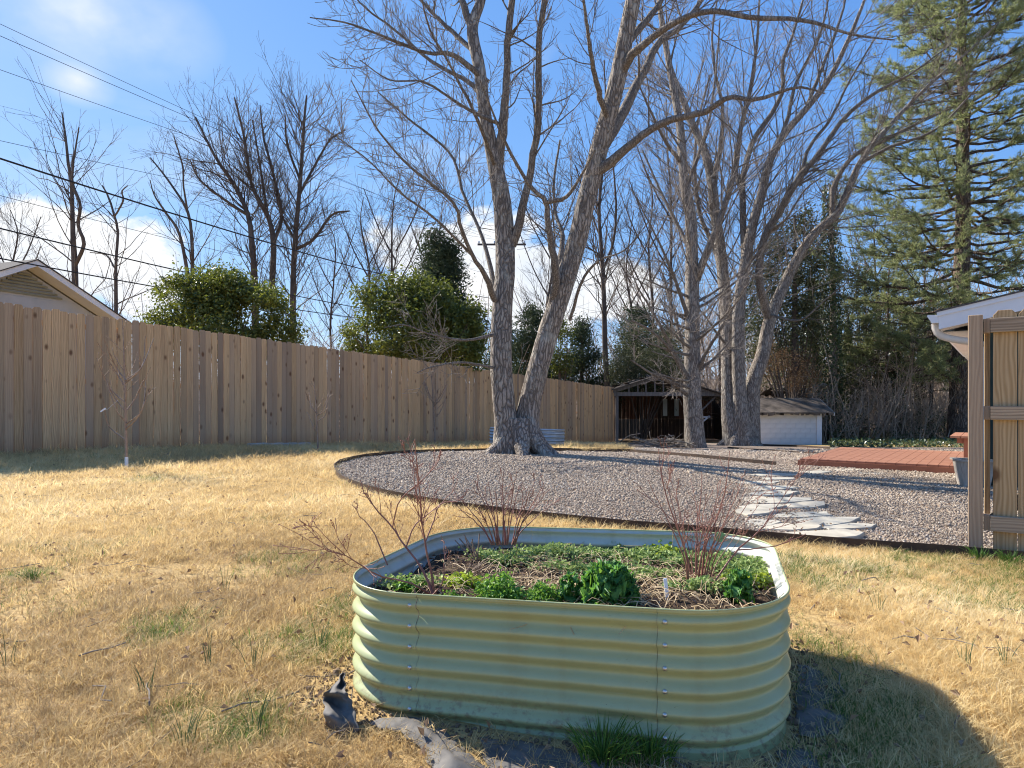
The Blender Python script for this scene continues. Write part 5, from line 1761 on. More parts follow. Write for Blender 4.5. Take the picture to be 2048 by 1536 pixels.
def make_tree(name, base, trunks, limbs, seed, label, group, levels, mats, tk=18, rough=.06, trunk_n=46, tip=.004, roots=0, cat='tree'):
    rng = np.random.default_rng(seed)
    root = thing(name, tuple(base), label, cat, group)
    allP = []
    for k, tr in enumerate(trunks):
        a = smooth_path(tr, trunk_n)
        a[:, 3] = np.maximum(a[:, 3], tip)
        mb = MB(); tubes(mb, a[:, :3], a[:, 3], tk, rough, seed=seed + k)
        if k == 0 and roots:
            b = np.array(base); r0 = a[0, 3]
            for q in range(roots):
                an = q * 2 * PI / roots + rng.uniform(-.3, .3); d = np.array([math.cos(an), math.sin(an), 0])
                rp = np.stack([b + d * r0 * .25 + [0, 0, r0 * 1.5], b + d * r0 * .85 + [0, 0, r0 * .55], b + d * r0 * 1.45 + [0, 0, r0 * .08], b + d * r0 * 2.2 + [0, 0, -r0 * .3]])
                rp = smooth_path(np.c_[rp, np.array([.55, .42, .26, .1]) * r0], 10)
                tubes(mb, rp[:, :3], rp[:, 3], 10, rough, seed=q)
        mb.obj('trunk', mats[0], root, True)
        allP.append(smooth_path(a, 14))
    mb = MB()
    for k, l in enumerate(limbs):
        a = smooth_path(l, 24); a[:, 3] = np.maximum(a[:, 3], tip)
        a[1:-1, :3] += rng.normal(0, 1, (22, 3)) * a[1:-1, 3:4] * .12
        tubes(mb, a[:, :3], a[:, 3], 8, rough * .5, seed=seed + 50 + k)
        allP.append(smooth_path(a, 14))
    A = np.stack(allP)
    P, Rd = A[:, :, :3], A[:, :, 3]
    mb2 = MB()
    for k, lv in enumerate(levels):
        if k == 0:
            w0 = levels[0].pop('t0'); w1 = levels[0].pop('t1')
        else:
            w0 = lv.pop('t0'); w1 = lv.pop('t1')
        cnt = lv.pop('count'); sides = lv.pop('sides')
        src = lv.pop('src', None)
        if src is not None:
            P, Rd = P[src], Rd[src]
        C, Rc = grow(rng, P, Rd, cnt, w0, w1, **{**dict(ang=.7, lr=.4, tip=tip), **lv})
        ok = C[:, :, 2].min(1) > base[2] + .8
        C, Rc = C[ok], Rc[ok]
        tubes(mb if k == 0 else mb2, C, Rc, sides)
        P, Rd = C, Rc
    mb.obj('branches', mats[1], root, True, kind='stuff')
    mb2.obj('twigs', mats[2], root, True, kind='stuff')
    return root


# --- the forked maple in the middle
Y0 = 16.9
gb = Gp(1040, 909); Y0 = gb[1]
trunks = limbs_px([
    [(1026, 925, 84, 0), (1020, 893, 70, 0), (1012, 840, 56, 0), (1005, 769, 52, 0), (1002, 702, 50, 0), (1005, 611, 48, .1), (1011, 540, 46, .2), (1009, 470, 45, .3), (1004, 400, 42, .3), (993, 342, 36, .3), (972, 239, 29, .3), (959, 137, 28, .4), (945, 58, 26, .5), (962, 0, 22, .6), (975, -80, 18, .7), (980, -200, 10, .9)],
    [(1048, 925, 84, .1), (1050, 892, 66, .1), (1056, 822, 54, .1), (1072, 751, 50, .05), (1097, 664, 48, 0), (1125, 576, 46, -.1), (1155, 478, 45, -.2), (1178, 376, 43, -.3), (1205, 273, 41, -.4), (1232, 171, 39, -.5), (1249, 85, 37, -.6), (1266, 0, 35, -.7), (1285, -100, 28, -.8), (1310, -260, 14, -1)],
], Y0)
limbs = limbs_px([
    [(993, 342, 24, .3), (1003, 273, 20, .2), (1013, 171, 17, .1), (1015, 85, 16, 0), (1024, 0, 15, -.1), (1035, -120, 10, -.3)],
    [(1022, 490, 22, .3), (1034, 461, 18, .2), (1058, 359, 17, 0), (1075, 256, 16, -.2), (1077, 171, 15, -.3), (1077, 85, 14, -.4), (1089, 0, 13, -.5), (1100, -130, 7, -.6)],
    [(948, 62, 16, .5), (930, 20, 14, .6), (918, -30, 12, .7), (905, -120, 7, .8)],
    [(1105, 605, 18, -.1), (1113, 545, 17, -.5), (1104, 498, 16, -.7), (1096, 446, 14, -.9), (1092, 403, 12, -1.0), (1058, 369, 9, -1.2), (1010, 284, 7, -1.5), (990, 236, 5, -1.7), (960, 160, 3, -2)],
    [(1092, 405, 10, -1.0), (1133, 393, 8, -1.2), (1164, 348, 6, -1.5), (1190, 300, 4, -1.8)],
    [(1112, 560, 14, -.3), (1121, 516, 12, .2), (1125, 467, 10, .5), (1111, 428, 8, .8), (1108, 360, 6, 1.1), (1120, 280, 4, 1.3)],
    [(1190, 345, 24, -.3), (1232, 315, 20, -.6), (1265, 284, 19, -.8), (1338, 240, 17, -1.2), (1408, 224, 15, -1.6), (1460, 194, 12, -2.0), (1507, 200, 10, -2.3), (1565, 182, 8, -2.6), (1601, 174, 6, -2.8), (1650, 187, 3.5, -3)],
    [(1208, 290, 24, -.3), (1240, 235, 22, 0), (1286, 148, 19, .4), (1317, 86, 16, .7), (1356, 57, 13, 1.0), (1403, 0, 10, 1.3), (1440, -80, 6, 1.6)],
    [(1240, 150, 20, -.5), (1262, 113, 18, -.8), (1317, 65, 15, -1.2), (1382, 31, 14, -1.5), (1434, 23, 13, -1.8), (1512, 36, 12, -2.2), (1590, 39, 10, -2.6), (1643, 49, 8, -2.9), (1700, 68, 6, -3.2), (1790, 80, 3, -3.6)],
    [(990, 600, 14, -.1), (970, 551, 11, -.6), (946, 512, 10, -1.0), (921, 453, 9, -1.4), (907, 405, 8, -1.7), (822, 335, 6, -2.2), (771, 280, 5, -2.6), (743, 239, 4, -2.9), (702, 160, 2.5, -3.2)],
    [(990, 580, 11, .2), (979, 525, 9, .6), (959, 461, 8, 1.0), (925, 383, 7, 1.5), (901, 308, 6, 1.9), (819, 239, 5, 2.4), (757, 185, 3, 2.8)],
    [(946, 512, 6, -1.0), (866, 434, 5, -1.6), (800, 385, 4.5, -2.0), (737, 321, 3.5, -2.4), (644, 253, 2.2, -3)],
    [(975, 165, 13, .4), (905, 110, 10, 0), (850, 105, 8, -.4), (760, 70, 6, -.9), (690, 45, 4, -1.3), (620, 35, 2.5, -1.7)],
    [(966, 190, 12, .3), (930, 160, 9, .8), (860, 120, 8, 1.3), (790, 60, 6, 1.8), (730, 15, 4, 2.2), (680, -40, 2.5, 2.6)],
    [(955, 110, 12, .4), (900, 60, 9, .9), (850, 10, 7, 1.2), (800, -50, 5, 1.6)],
    [(1000, 250, 8, .2), (930, 215, 6, -.6), (850, 165, 5, -1.2), (780, 160, 3.5, -1.7), (720, 120, 2.2, -2)],
    [(990, 330, 9, .2), (955, 240, 7, -.7), (900, 130, 6, -1.3), (860, 60, 5, -1.9), (840, -20, 3, -2.4)],
    [(1215, 240, 14, -.5), (1190, 150, 10, -1.1), (1175, 60, 8, -1.6), (1160, -60, 5, -2)],
    [(985, 670, 7, -.2), (930, 730 - 50, 5, -.9), (860, 668, 4, -1.5), (810, 650, 3, -2), (770, 655, 1.6, -2.4)],
    [(985, 735, 6, -.2), (920, 725, 4.5, -.8), (860, 735, 3.6, -1.3), (835, 745, 2.4, -1.5)],
    [(1140, 640, 7, -.3), (1165, 560, 6, -.9), (1200, 520, 5, -1.4), (1250, 500, 3.5, -1.9), (1300, 440, 2, -2.4)],
    [(1250, 90, 16, -.6), (1310, 20, 12, -.2), (1350, -50, 8, .3)],
], Y0)
for a_ in trunks + limbs:
    a_[2:, 3] *= .85
make_tree('maple_tree', gb, trunks, limbs, 61, 'large bare maple forking into two grey trunks in the gravel bed', None, [
    dict(count=330, sides=5, t0=.25, t1=.98, ang=.9, lr=.33, up=.05, wig=.09, n=8, rr=.30, tip=.0045, lmin=.7, lmax=3.2, rmax=.019, src=slice(2, None)),
    dict(count=1900, sides=4, t0=.12, t1=.98, ang=.8, lr=.52, up=.09, wig=.10, n=6, rr=.5, tip=.0034, lmin=.3),
    dict(count=3900, sides=3, t0=.1, t1=1.0, ang=.75, lr=.5, up=.11, wig=.11, n=5, rr=.65, tip=.0028, lmin=.15),
], (M['bark'], M['limb'], M['twig']), 26, .05, 90, roots=7)

M['paletwig'] = m_plain('pale_twig_bark', (0.24, 0.20, 0.165), (0.50, 0.43, 0.36), 3, .85, .2, bump=0)
# --- slim tree further right with low side branches
g2 = Gp(1390, 896); Y0 = g2[1]
trunks = limbs_px([[(1394, 905, 46, 0), (1391, 890, 42, 0), (1388, 840, 37, 0), (1384, 780, 35, 0), (1385, 690, 30, 0), (1385, 593, 27, 0), (1384, 528, 25, 0), (1381, 430, 22, 0), (1369, 365, 19, 0), (1361, 260, 16, .1), (1348, 182, 14, .2), (1335, 110, 12, .3), (1322, 30, 10, .4), (1310, -80, 6, .5)]], Y0)
limbs = limbs_px([
    [(1393, 560, 17, 0), (1421, 485, 14, -.5), (1444, 427, 12, -.8), (1470, 342, 11, -1), (1481, 260, 9, -1.2), (1497, 195, 8, -1.4), (1512, 104, 6, -1.6), (1519, 0, 4, -1.8)],
    [(1378, 762, 12, 0), (1357, 720, 8, -.5), (1337, 683, 7, -.9), (1302, 618, 5, -1.5), (1276, 575, 3, -1.9), (1255, 520, 2, -2.2)],
    [(1380, 740, 9, 0), (1360, 670, 7, .5), (1340, 600, 5, 1), (1322, 540, 3, 1.4)],
    [(1376, 790, 9, 0), (1340, 765, 7, -.8), (1300, 745, 5, -1.4), (1262, 720, 3, -2)],
    [(1392, 750, 10, 0), (1415, 700, 7, -.6), (1440, 660, 6, -1.1), (1475, 600, 3.5, -1.6), (1500, 560, 2, -2)],
    [(1378, 640, 9, 0), (1350, 560, 7, -.7), (1325, 500, 5, -1.2), (1290, 430, 3, -1.7), (1265, 380, 2, -2.1)],
    [(1380, 500, 9, 0), (1350, 440, 7, .8), (1320, 380, 5, 1.3), (1285, 300, 3, 1.7)],
    [(1366, 330, 9, .1), (1330, 280, 7, -.5), (1300, 220, 5, -1), (1270, 150, 3, -1.5)],
    [(1372, 380, 9, 0), (1400, 300, 7, .5), (1420, 230, 5.5, .9), (1432, 140, 4, 1.2), (1440, 40, 2.5, 1.5)],
    [(1378, 770, 8, 0), (1340, 700, 6, -1.0), (1300, 660, 4.5, -1.8), (1262, 640, 3, -2.4)],
], Y0)
rs_ = random.Random(44)
for k_ in range(16):                                   # low fan of pale side branches
    sg_ = -1 if k_ % 5 < 3 else 1; y_ = 790 - k_ * 13; l_ = rs_.uniform(60, 130); u_ = rs_.uniform(.2, .9); dd_ = rs_.uniform(-2.2, 1.2)
    limbs += limbs_px([[(1385, y_, 7, 0), (1385 + sg_ * l_ * .3, y_ - l_ * u_ * .25, 5, dd_ * .35), (1385 + sg_ * l_ * .7, y_ - l_ * u_ * .7, 3.2, dd_ * .7), (1385 + sg_ * l_, y_ - l_ * u_ * 1.1, 1.6, dd_)]], Y0)
make_tree('slim_tree', g2, trunks, limbs, 62, 'slim straight bare tree with many low branches in front of the open shed', None, [
    dict(count=230, sides=4, t0=.20, t1=.97, ang=.85, lr=.36, up=.07, wig=.09, n=7, rr=.36, tip=.006, lmin=.6, lmax=2.8, rmax=.024),
    dict(count=1500, sides=3, t0=.12, t1=.98, ang=.65, lr=.52, up=.08, wig=.1, n=5, rr=.55, tip=.004, lmin=.3),
    dict(count=3000, sides=3, t0=.1, t1=1.0, ang=.6, lr=.52, up=.09, wig=.1, n=4, rr=.7, tip=.0032, lmin=.2),
], (M['bark2'], M['limb'], M['paletwig']), 18, .05, 60, roots=0)

# --- the big many-stemmed tree
g3 = Wp(1480, 889, 25.0); g3[2] = gz(g3[0], g3[1]); Y0 = 25.0
trunks = limbs_px([
    [(1468, 905, 52, 0), (1466, 875, 42, 0), (1458, 830, 30, 0), (1456, 788, 27, .1), (1454, 658, 25, .3), (1447, 560, 23, .5), (1438, 479, 21, .6), (1428, 414, 19, .7), (1424, 365, 18, .8), (1408, 299, 16, .9), (1382, 242, 14, 1), (1364, 195, 12, 1.1), (1341, 135, 10, 1.2), (1325, 60, 8, 1.3), (1310, -40, 5, 1.4)],
    [(1488, 905, 60, -.2), (1486, 870, 50, -.2), (1480, 810, 38, -.2), (1477, 756, 32, -.2), (1477, 625, 29, -.3), (1490, 528, 26, -.4), (1506, 446, 23, -.5), (1525, 381, 22, -.6), (1535, 333, 20, -.7), (1565, 273, 17, -.9), (1611, 219, 15, -1.1), (1656, 161, 13, -1.3), (1695, 83, 10, -1.5), (1725, 10, 7, -1.7), (1750, -60, 4, -1.8)],
    [(1498, 905, 60, .1), (1500, 865, 48, .1), (1502, 800, 40, .1), (1507, 760, 36, .1), (1526, 707, 33, .2), (1539, 642, 30, .2), (1565, 577, 26, .3), (1597, 512, 23, .4), (1633, 463, 21, .5), (1672, 430, 19, .6), (1690, 395, 17, .7), (1720, 326, 14, .8), (1780, 250, 11, 1), (1860, 169, 8, 1.2), (1940, 100, 5, 1.4), (2008, 34, 3, 1.5)],
], Y0)
limbs = limbs_px([
    [(1488, 535, 18, -.4), (1486, 424, 16, .1), (1486, 352, 15, .3), (1505, 286, 13, .5), (1539, 234, 12, .7), (1565, 182, 10, .8), (1565, 125, 9, .9), (1585, 73, 7, 1), (1606, 0, 5, 1.1)],
    [(1539, 642, 22, .2), (1519, 577, 20, -.3), (1519, 528, 19, -.5), (1535, 463, 18, -.7), (1565, 414, 17, -.9), (1591, 365, 15, -1.1), (1633, 313, 13, -1.3), (1695, 229, 10, -1.6), (1760, 180, 8, -1.9), (1818, 150, 5, -2.1), (1900, 90, 3, -2.4)],
    [(1447, 560, 14, .5), (1430, 500, 12, 1.0), (1400, 430, 10, 1.4), (1390, 350, 8, 1.7), (1395, 250, 6, 1.9), (1420, 150, 4, 2)],
    [(1424, 370, 13, .8), (1440, 300, 11, .3), (1445, 220, 9, 0), (1430, 140, 7, -.2), (1425, 60, 5, -.4), (1440, -30, 3, -.5)],
    [(1525, 381, 15, -.6), (1540, 320, 13, -.1), (1575, 240, 10, .3), (1590, 170, 8, .6), (1640, 70, 6, .9), (1660, -20, 4, 1)],
    [(1665, 435, 13, .6), (1668, 372, 12, .9), (1710, 310, 10, 1.2), (1770, 280, 8, 1.5), (1850, 240, 6, 1.8), (1940, 200, 3, 2.2)],
    [(1720, 326, 10, .8), (1790, 290, 8, .2), (1870, 260, 6, -.4), (1950, 180, 4, -1), (2030, 90, 2, -1.5)],
    [(1486, 400, 11, .2), (1470, 320, 9, .6), (1490, 230, 7, 1), (1510, 130, 5, 1.3), (1500, 20, 3, 1.5)],
    [(1600, 370, 11, -1.1), (1615, 300, 9, -.8), (1660, 240, 7, -.4), (1700, 160, 5, 0), (1760, 60, 3, .4)],
    [(1611, 219, 10, -1.1), (1650, 120, 8, -.8), (1680, 40, 6, -.5), (1700, -40, 4, -.2)],
    [(1535, 463, 8, -.7), (1570, 440, 6, -1.5), (1610, 380, 4, -2), (1650, 350, 2.5, -2.4)],
    [(1540, 630, 7, 0), (1600, 640, 5, -1), (1650, 600, 3.5, -1.6), (1700, 560, 2.2, -2)],
    [(1460, 700, 7, 0), (1430, 660, 5, -.8), (1400, 620, 3.5, -1.5), (1370, 600, 2.2, -2)],
], Y0)
for a_ in trunks[1:] + limbs:
    a_[:, 3] *= .82
make_tree('many_stemmed_tree', g3, trunks, limbs, 63, 'tall bare multi-stemmed tree spreading fan-like beside the white shed', None, [
    dict(count=420, sides=4, t0=.25, t1=.98, ang=.8, lr=.28, up=.05, wig=.09, n=7, rr=.32, tip=.0055, lmin=.8, lmax=3.6, rmax=.026),
    dict(count=2300, sides=3, t0=.12, t1=.98, ang=.75, lr=.52, up=.06, wig=.11, n=5, rr=.55, tip=.0044, lmin=.4),
    dict(count=4600, sides=3, t0=.1, t1=1.0, ang=.7, lr=.52, up=.08, wig=.12, n=4, rr=.7, tip=.0036, lmin=.25),
], (M['bark2'], M['limb'], M['twig']), 18, .06, 60, roots=6)


# --- bare trees beyond the fence
def traced(name, Y, tr, lb, seed, label, cnt, tip=.009, up=.07):
    t_ = limbs_px(tr, Y); l_ = limbs_px(lb, Y)
    for a in t_ + l_:
        a[:, 3] *= .72
    b = t_[0][0, :3].copy(); zg = float(gz(b[0], b[1]))
    for a in t_:
        if a is t_[0]:
            first = a[0].copy(); first[2] = zg - .1; first[3] *= 1.25
    t_[0] = np.vstack([first, t_[0]])
    return make_tree(name, (b[0], b[1], zg), t_, l_, seed, label, 'bare trees beyond the fence', [
        dict(count=cnt[0], sides=4, t0=.30, t1=.98, ang=.7, lr=.42, up=up, wig=.12, n=7, rr=.36, tip=tip * .7, lmin=.8, lmax=4.2, rmax=.032),
        dict(count=cnt[1], sides=3, t0=.12, t1=.98, ang=.6, lr=.55, up=up, wig=.14, n=5, rr=.55, tip=tip * .6, lmin=.45),
        dict(count=cnt[2], sides=3, t0=.1, t1=1.0, ang=.6, lr=.55, up=up, wig=.12, n=4, rr=.75, tip=tip * .5, lmin=.35),
    ], (M['twigdark'], M['twigdark'], M['twigdark']), 8, .04, 24)


traced('bare_tree', 30, [[(150, 575, 17, 0), (146, 469, 13, 0), (143, 371, 9, 0), (137, 332, 8, 0), (131, 273, 6, .2), (124, 225, 3, .4)]],
       [[(151, 530, 11, 0), (168, 488, 10, -.3), (156, 449, 9, -.4), (161, 410, 8, -.5), (146, 371, 7, -.5), (146, 332, 6, -.6), (158, 254, 3, -.8)]], 71, 'thin twisted bare tree right above the left house roof', (40, 90, 160))
traced('bare_tree', 29, [[(232, 600, 10, 0), (232, 527, 8, 0), (236, 461, 7, 0), (229, 434, 6, 0), (219, 398, 5, .2), (205, 371, 3, .3)]],
       [[(229, 434, 5, 0), (246, 402, 5, -.3), (244, 383, 4, -.4), (256, 371, 2.5, -.5)], [(232, 540, 5, 0), (212, 510, 4, .4), (180, 505, 2.5, .8)]], 72, 'small crooked bare tree with one fork over the fence near the left house', (26, 50, 90))
traced('bare_tree', 33, [[(385, 560, 11, 0), (383, 469, 9, 0), (375, 422, 8, 0), (352, 383, 6, .3), (324, 344, 5, .5), (300, 315, 3, .8)], [(378, 560, 11, 0), (359, 469, 8, -.4), (332, 426, 6, -.6), (309, 391, 4, -.8), (300, 360, 2.5, -1)]],
       [[(375, 422, 6, 0), (367, 371, 5, -.5), (365, 332, 5, -.7), (348, 273, 3, -.9)]], 73, 'leaning bare tree growing behind the left evergreen bush', (40, 90, 170))
traced('bare_tree', 38, [[(510, 590, 19, 0), (504, 488, 16, 0), (496, 430, 13, .2), (469, 371, 11, .4), (430, 313, 8, .6), (391, 234, 4, .8)], [(543, 590, 18, .6), (547, 488, 16, .6), (535, 430, 12, .6), (504, 371, 9, .3), (488, 273, 7, 0), (469, 195, 4, -.3)]],
       [[(547, 488, 11, .6), (563, 430, 9, 1), (547, 352, 8, 1.3), (527, 273, 6, 1.5), (520, 210, 3, 1.6)], [(496, 430, 8, .2), (450, 400, 7, -.5), (400, 360, 5, -1), (380, 320, 3, -1.4)], [(535, 430, 8, .6), (520, 330, 6, 1.3), (505, 240, 4, 1.8)]],
       74, 'broad twin-trunked bare tree rising over the left evergreen bush', (170, 800, 2200), .010)
traced('bare_tree', 39, [[(586, 590, 17, 0), (590, 488, 15, 0), (598, 391, 12, 0), (604, 313, 10, 0), (609, 234, 7, 0), (613, 191, 4, 0)]],
       [[(588, 500, 11, 0), (625, 480, 9, -.5), (664, 430, 7, -1), (699, 422, 4, -1.4)], [(598, 391, 8, 0), (630, 330, 7, .5), (660, 280, 5, 1), (690, 260, 3, 1.3)], [(600, 360, 7, 0), (575, 290, 6, -.6), (570, 230, 4, -1)], [(590, 480, 7, 0), (560, 420, 6, .7), (545, 330, 4, 1.2)]],
       75, 'tall straight bare tree right of the twin-trunked one beyond the fence', (150, 700, 1900), .010)
traced('bare_tree', 34, [[(1216, 790, 17, 0), (1210, 700, 15, 0), (1208, 600, 13, 0), (1203, 500, 11, 0), (1198, 420, 9, .2), (1206, 330, 7, .4), (1212, 240, 5, .6), (1208, 120, 3, .8)]],
       [[(1206, 540, 9, 0), (1225, 490, 7, -.5), (1232, 420, 6, -.9), (1226, 320, 4, -1.2)], [(1203, 480, 6, 0), (1180, 420, 5, .8), (1150, 330, 3, 1.4)]], 76, 'grey bare tree standing just right of the forked maple beyond the fence', (90, 380, 1000), .008)
rng_ = random.Random(12)
for i, (px, Y, top, w, lab) in enumerate([(735, 44, 395, 8, 'slender bare tree beyond the fence left of the second evergreen'), (792, 42, 340, 9, 'slender bare tree behind the second evergreen bush'), (665, 46, 440, 7, 'thin bare sapling beyond the fence right of the tall bare tree'),
                                        (1300, 42, 330, 9, 'bare tree behind the open shed, left of the slim tree'), (1345, 40, 200, 10, 'tall bare tree close behind the slim tree'), (1440, 44, 260, 9, 'bare tree seen between slim tree and many-stemmed tree'),
                                        (1100, 46, 330, 8, 'thin bare tree seen between the maple trunks'), (1755, 40, 420, 9, 'thin bare trunk standing left of the pine in the woods'), (1850, 44, 480, 8, 'bare trunk close to the pine in the woods'), (870, 44, 400, 7, 'thin bare tree rising behind the dark cedar'), (30, 40, 420, 9, 'bushy bare tree behind the left house roof'), (1262, 45, 420, 8, 'thin bare tree behind the fence end')]):
    k = (745 - top)
    j = lambda s: rng_.uniform(-s, s)
    traced('bare_tree', Y, [[(px, 745, w, 0), (px + j(6), 745 - k * .3, w * .85, j(.3)), (px + j(10), 745 - k * .6, w * .6, j(.6)), (px + j(14), 745 - k * .85, w * .4, j(.8)), (px + j(18), top, 2, j(1))]],
           [[(px, 745 - k * f, w * .5, 0), (px + sg * k * .08, 745 - k * (f + .15), w * .4, j(.8)), (px + sg * k * .16, 745 - k * (f + .36), 2, j(1.4))] for f, sg in ((.35, -1), (.42, 1), (.55, -1), (.6, 1))], 80 + i, lab, (60, 260, 600), .010, .1)

# --- evergreens
M['holly'] = m_leaf('glossy_evergreen_leaf', (0.035, 0.062, 0.016), (0.19, 0.205, 0.04), .45, .4, .28, (0.30, 0.34, 0.03))
M['cedar'] = m_leaf('cedar_spray', (0.035, 0.055, 0.030), (0.10, 0.125, 0.06), .7, .2, .2)
M['ivy'] = m_leaf('ivy_leaf', (0.03, 0.06, 0.02), (0.13, 0.17, 0.07), .35, .6, .25)
M['vine'] = m_leaf('vine_leaf', (0.05, 0.065, 0.028), (0.19, 0.19, 0.09), .5, .4, .25)
M['brownvine'] = m_leaf('dry_vine_leaf', (0.16, 0.09, 0.045), (0.40, 0.26, 0.14), .7, .2, .3)
M['needle'] = m_leaf('pine_needle', (0.18, 0.22, 0.095), (0.42, 0.44, 0.20), .5, .3, .5)


def crown(rng, lobes, Y, n, pw=.38):
    """points in a union of lobes given in pixels (px,py,rx,ry,dY,ry_depth)"""
    vol = np.array([l[2] * l[3] for l in lobes], float)
    k = rng.choice(len(lobes), n, p=vol / vol.sum())
    d = nrm(rng.normal(size=(n, 3))); r = rng.random(n) ** pw
    out = np.zeros((n, 3)); nn = np.zeros((n, 3))
    for i, (px, py, rx, ry, dy) in enumerate(lobes):
        s = k == i; Yl = Y + dy; c = Wp(px, py, Yl); sx = rx * Yl / FPX; sz = ry * Yl / FPX
        lump = 1 + .22 * np.sin(d[s, 0] * 7 + i) * np.sin(d[s, 2] * 6 + 2 * i) + .12 * np.sin(d[s, 1] * 13 + i)
        out[s] = c + d[s] * (r[s] * lump)[:, None] * np.array([sx, sx * .9, sz]); nn[s] = d[s]
    return out, nn


def ragged(rng, lobes):
    out = []
    for (px, py, rx, ry, dy) in lobes:
        out.append((px, py, rx * .80, ry * .80, dy))
        for _ in range(7):
            a = rng.uniform(0, 2 * PI); q = rng.uniform(.26, .52); d = rng.uniform(.6, .95)
            out.append((px + math.cos(a) * rx * d, py - math.sin(a) * ry * d, rx * q, ry * q * rng.uniform(.5, 1.15), dy + rng.uniform(-1, 1) * .8 * rx * 17 / FPX))
    return out


def evergreen(name, Y, lobes, n, size, mat, seed, label, aspect=.5, cat='bush', group='evergreens beyond the fence', trunk=None, stems=10, flat=.4, pw=.38, fold=.25):
    rng = np.random.default_rng(seed)
    b = Wp(lobes[0][0], 760, Y); b[2] = gz(b[0], b[1])
    root = thing(name, tuple(b), label, cat, group)
    rag = cat != 'tree' or 'vine' in name
    C, N = crown(rng, ragged(rng, lobes) if rag else lobes, Y, n, pw)
    if rag:                                            # loose shoots sticking out of the outline
        m_ = 130; q_ = rng.integers(0, n, m_); st_ = C[q_]; dr = nrm(N[q_] + np.array([0, 0, .8])); ll = rng.uniform(.15, .55, m_)
        sh = (st_[:, None] + dr[:, None] * (ll[:, None] * np.linspace(0, 1, 12)[None])[..., None]).reshape(-1, 3)
        C = np.concatenate([C, sh]); N = np.concatenate([N, np.repeat(dr, 12, 0)])
        gap = vnoise(C[:, 0] + C[:, 1] * .3, C[:, 2], 1.9, seed) * .6 + vnoise(C[:, 0], C[:, 2], 4.5, seed + 1) * .4
        kp = gap > .36; C, N = C[kp], N[kp]
    C = C + rng.normal(0, size, C.shape)
    ok = C[:, 2] > b[2] + .05
    C, N = C[ok], N[ok]
    mb = MB(); leaf_quads(mb, C, size, rng, aspect, nrm(N * .7 + rng.normal(0, .7, N.shape) + np.array([0, 0, flat])), fold=fold); mb.obj('crown', mat, root, kind='stuff')
    T = C[rng.integers(0, len(C), stems)]
    P = np.stack([b + (T - b) * s + np.array([0, 0, .4]) * math.sin(s * PI) for s in (0, .3, .6, 1)], 1) + rng.normal(0, .03, (stems, 4, 3))
    P[:, 0] = b + rng.normal(0, .06, (stems, 3)) * [1, 1, 0]
    rr_ = .02 + .0 * Y
    mb = MB(); tubes(mb, P, np.repeat(np.array([[2.2, 1.6, 1.0, .4]]) * rr_, stems, 0), 5)
    if trunk:
        tp = Wp(trunk[0], trunk[1], Y)
        tubes(mb, np.stack([b, (b + tp) / 2, tp]), np.array([trunk[2], trunk[2] * .7, trunk[2] * .2]), 8)
    mb.obj('trunk', M['twigdark'], root, True)
    return root


evergreen('evergreen_bush', 17.0, [(430, 640, 95, 85, 0), (370, 610, 62, 60, .4), (500, 640, 85, 75, -.3), (420, 590, 55, 42, 0), (545, 660, 48, 60, 0), (340, 655, 42, 45, .2), (460, 590, 40, 38, .5), (525, 600, 30, 30, .2)], 30000, .095, M['holly'], 91, 'glossy broad-leaved evergreen bush above the fence near the left house')
evergreen('evergreen_bush', 22.0, [(820, 660, 100, 85, 0), (760, 610, 55, 55, .4), (850, 600, 62, 55, 0), (915, 660, 55, 60, -.3), (730, 680, 50, 45, 0), (790, 575, 30, 35, .4), (950, 690, 30, 45, 0), (880, 640, 50, 60, .3)], 34000, .115, M['holly'], 92, 'glossy evergreen bush above the fence left of the forked maple')
evergreen('ivy_clump', 30.0, [(1122, 700, 24, 55, 0), (1116, 650, 14, 30, 0), (1130, 745, 20, 30, 0)], 2200, .11, M['holly'], 93, 'bright leafy ivy clump above the fence just right of the maple')


def cedar(px, top, bot, hw, Y, n, seed, label):
    rng = np.random.default_rng(seed)
    lob = []
    H = bot - top
    for k in range(24):
        t = k / 23
        sg = 1 if k % 2 else -1
        lob.append((px + sg * rng.uniform(.1, .75) * hw * (.2 + .8 * t), top + H * t + 12 + rng.uniform(-8, 8), hw * (.16 + .42 * t) * rng.uniform(.7, 1.2), H * rng.uniform(.04, .09), rng.uniform(-.8, .8)))
    return evergreen('cedar_tree', Y, lob, int(n * 1.3), .20, M['cedar'], seed, label, .26, 'tree', 'evergreens beyond the fence', (px, top, .16), 12, .3, .5)


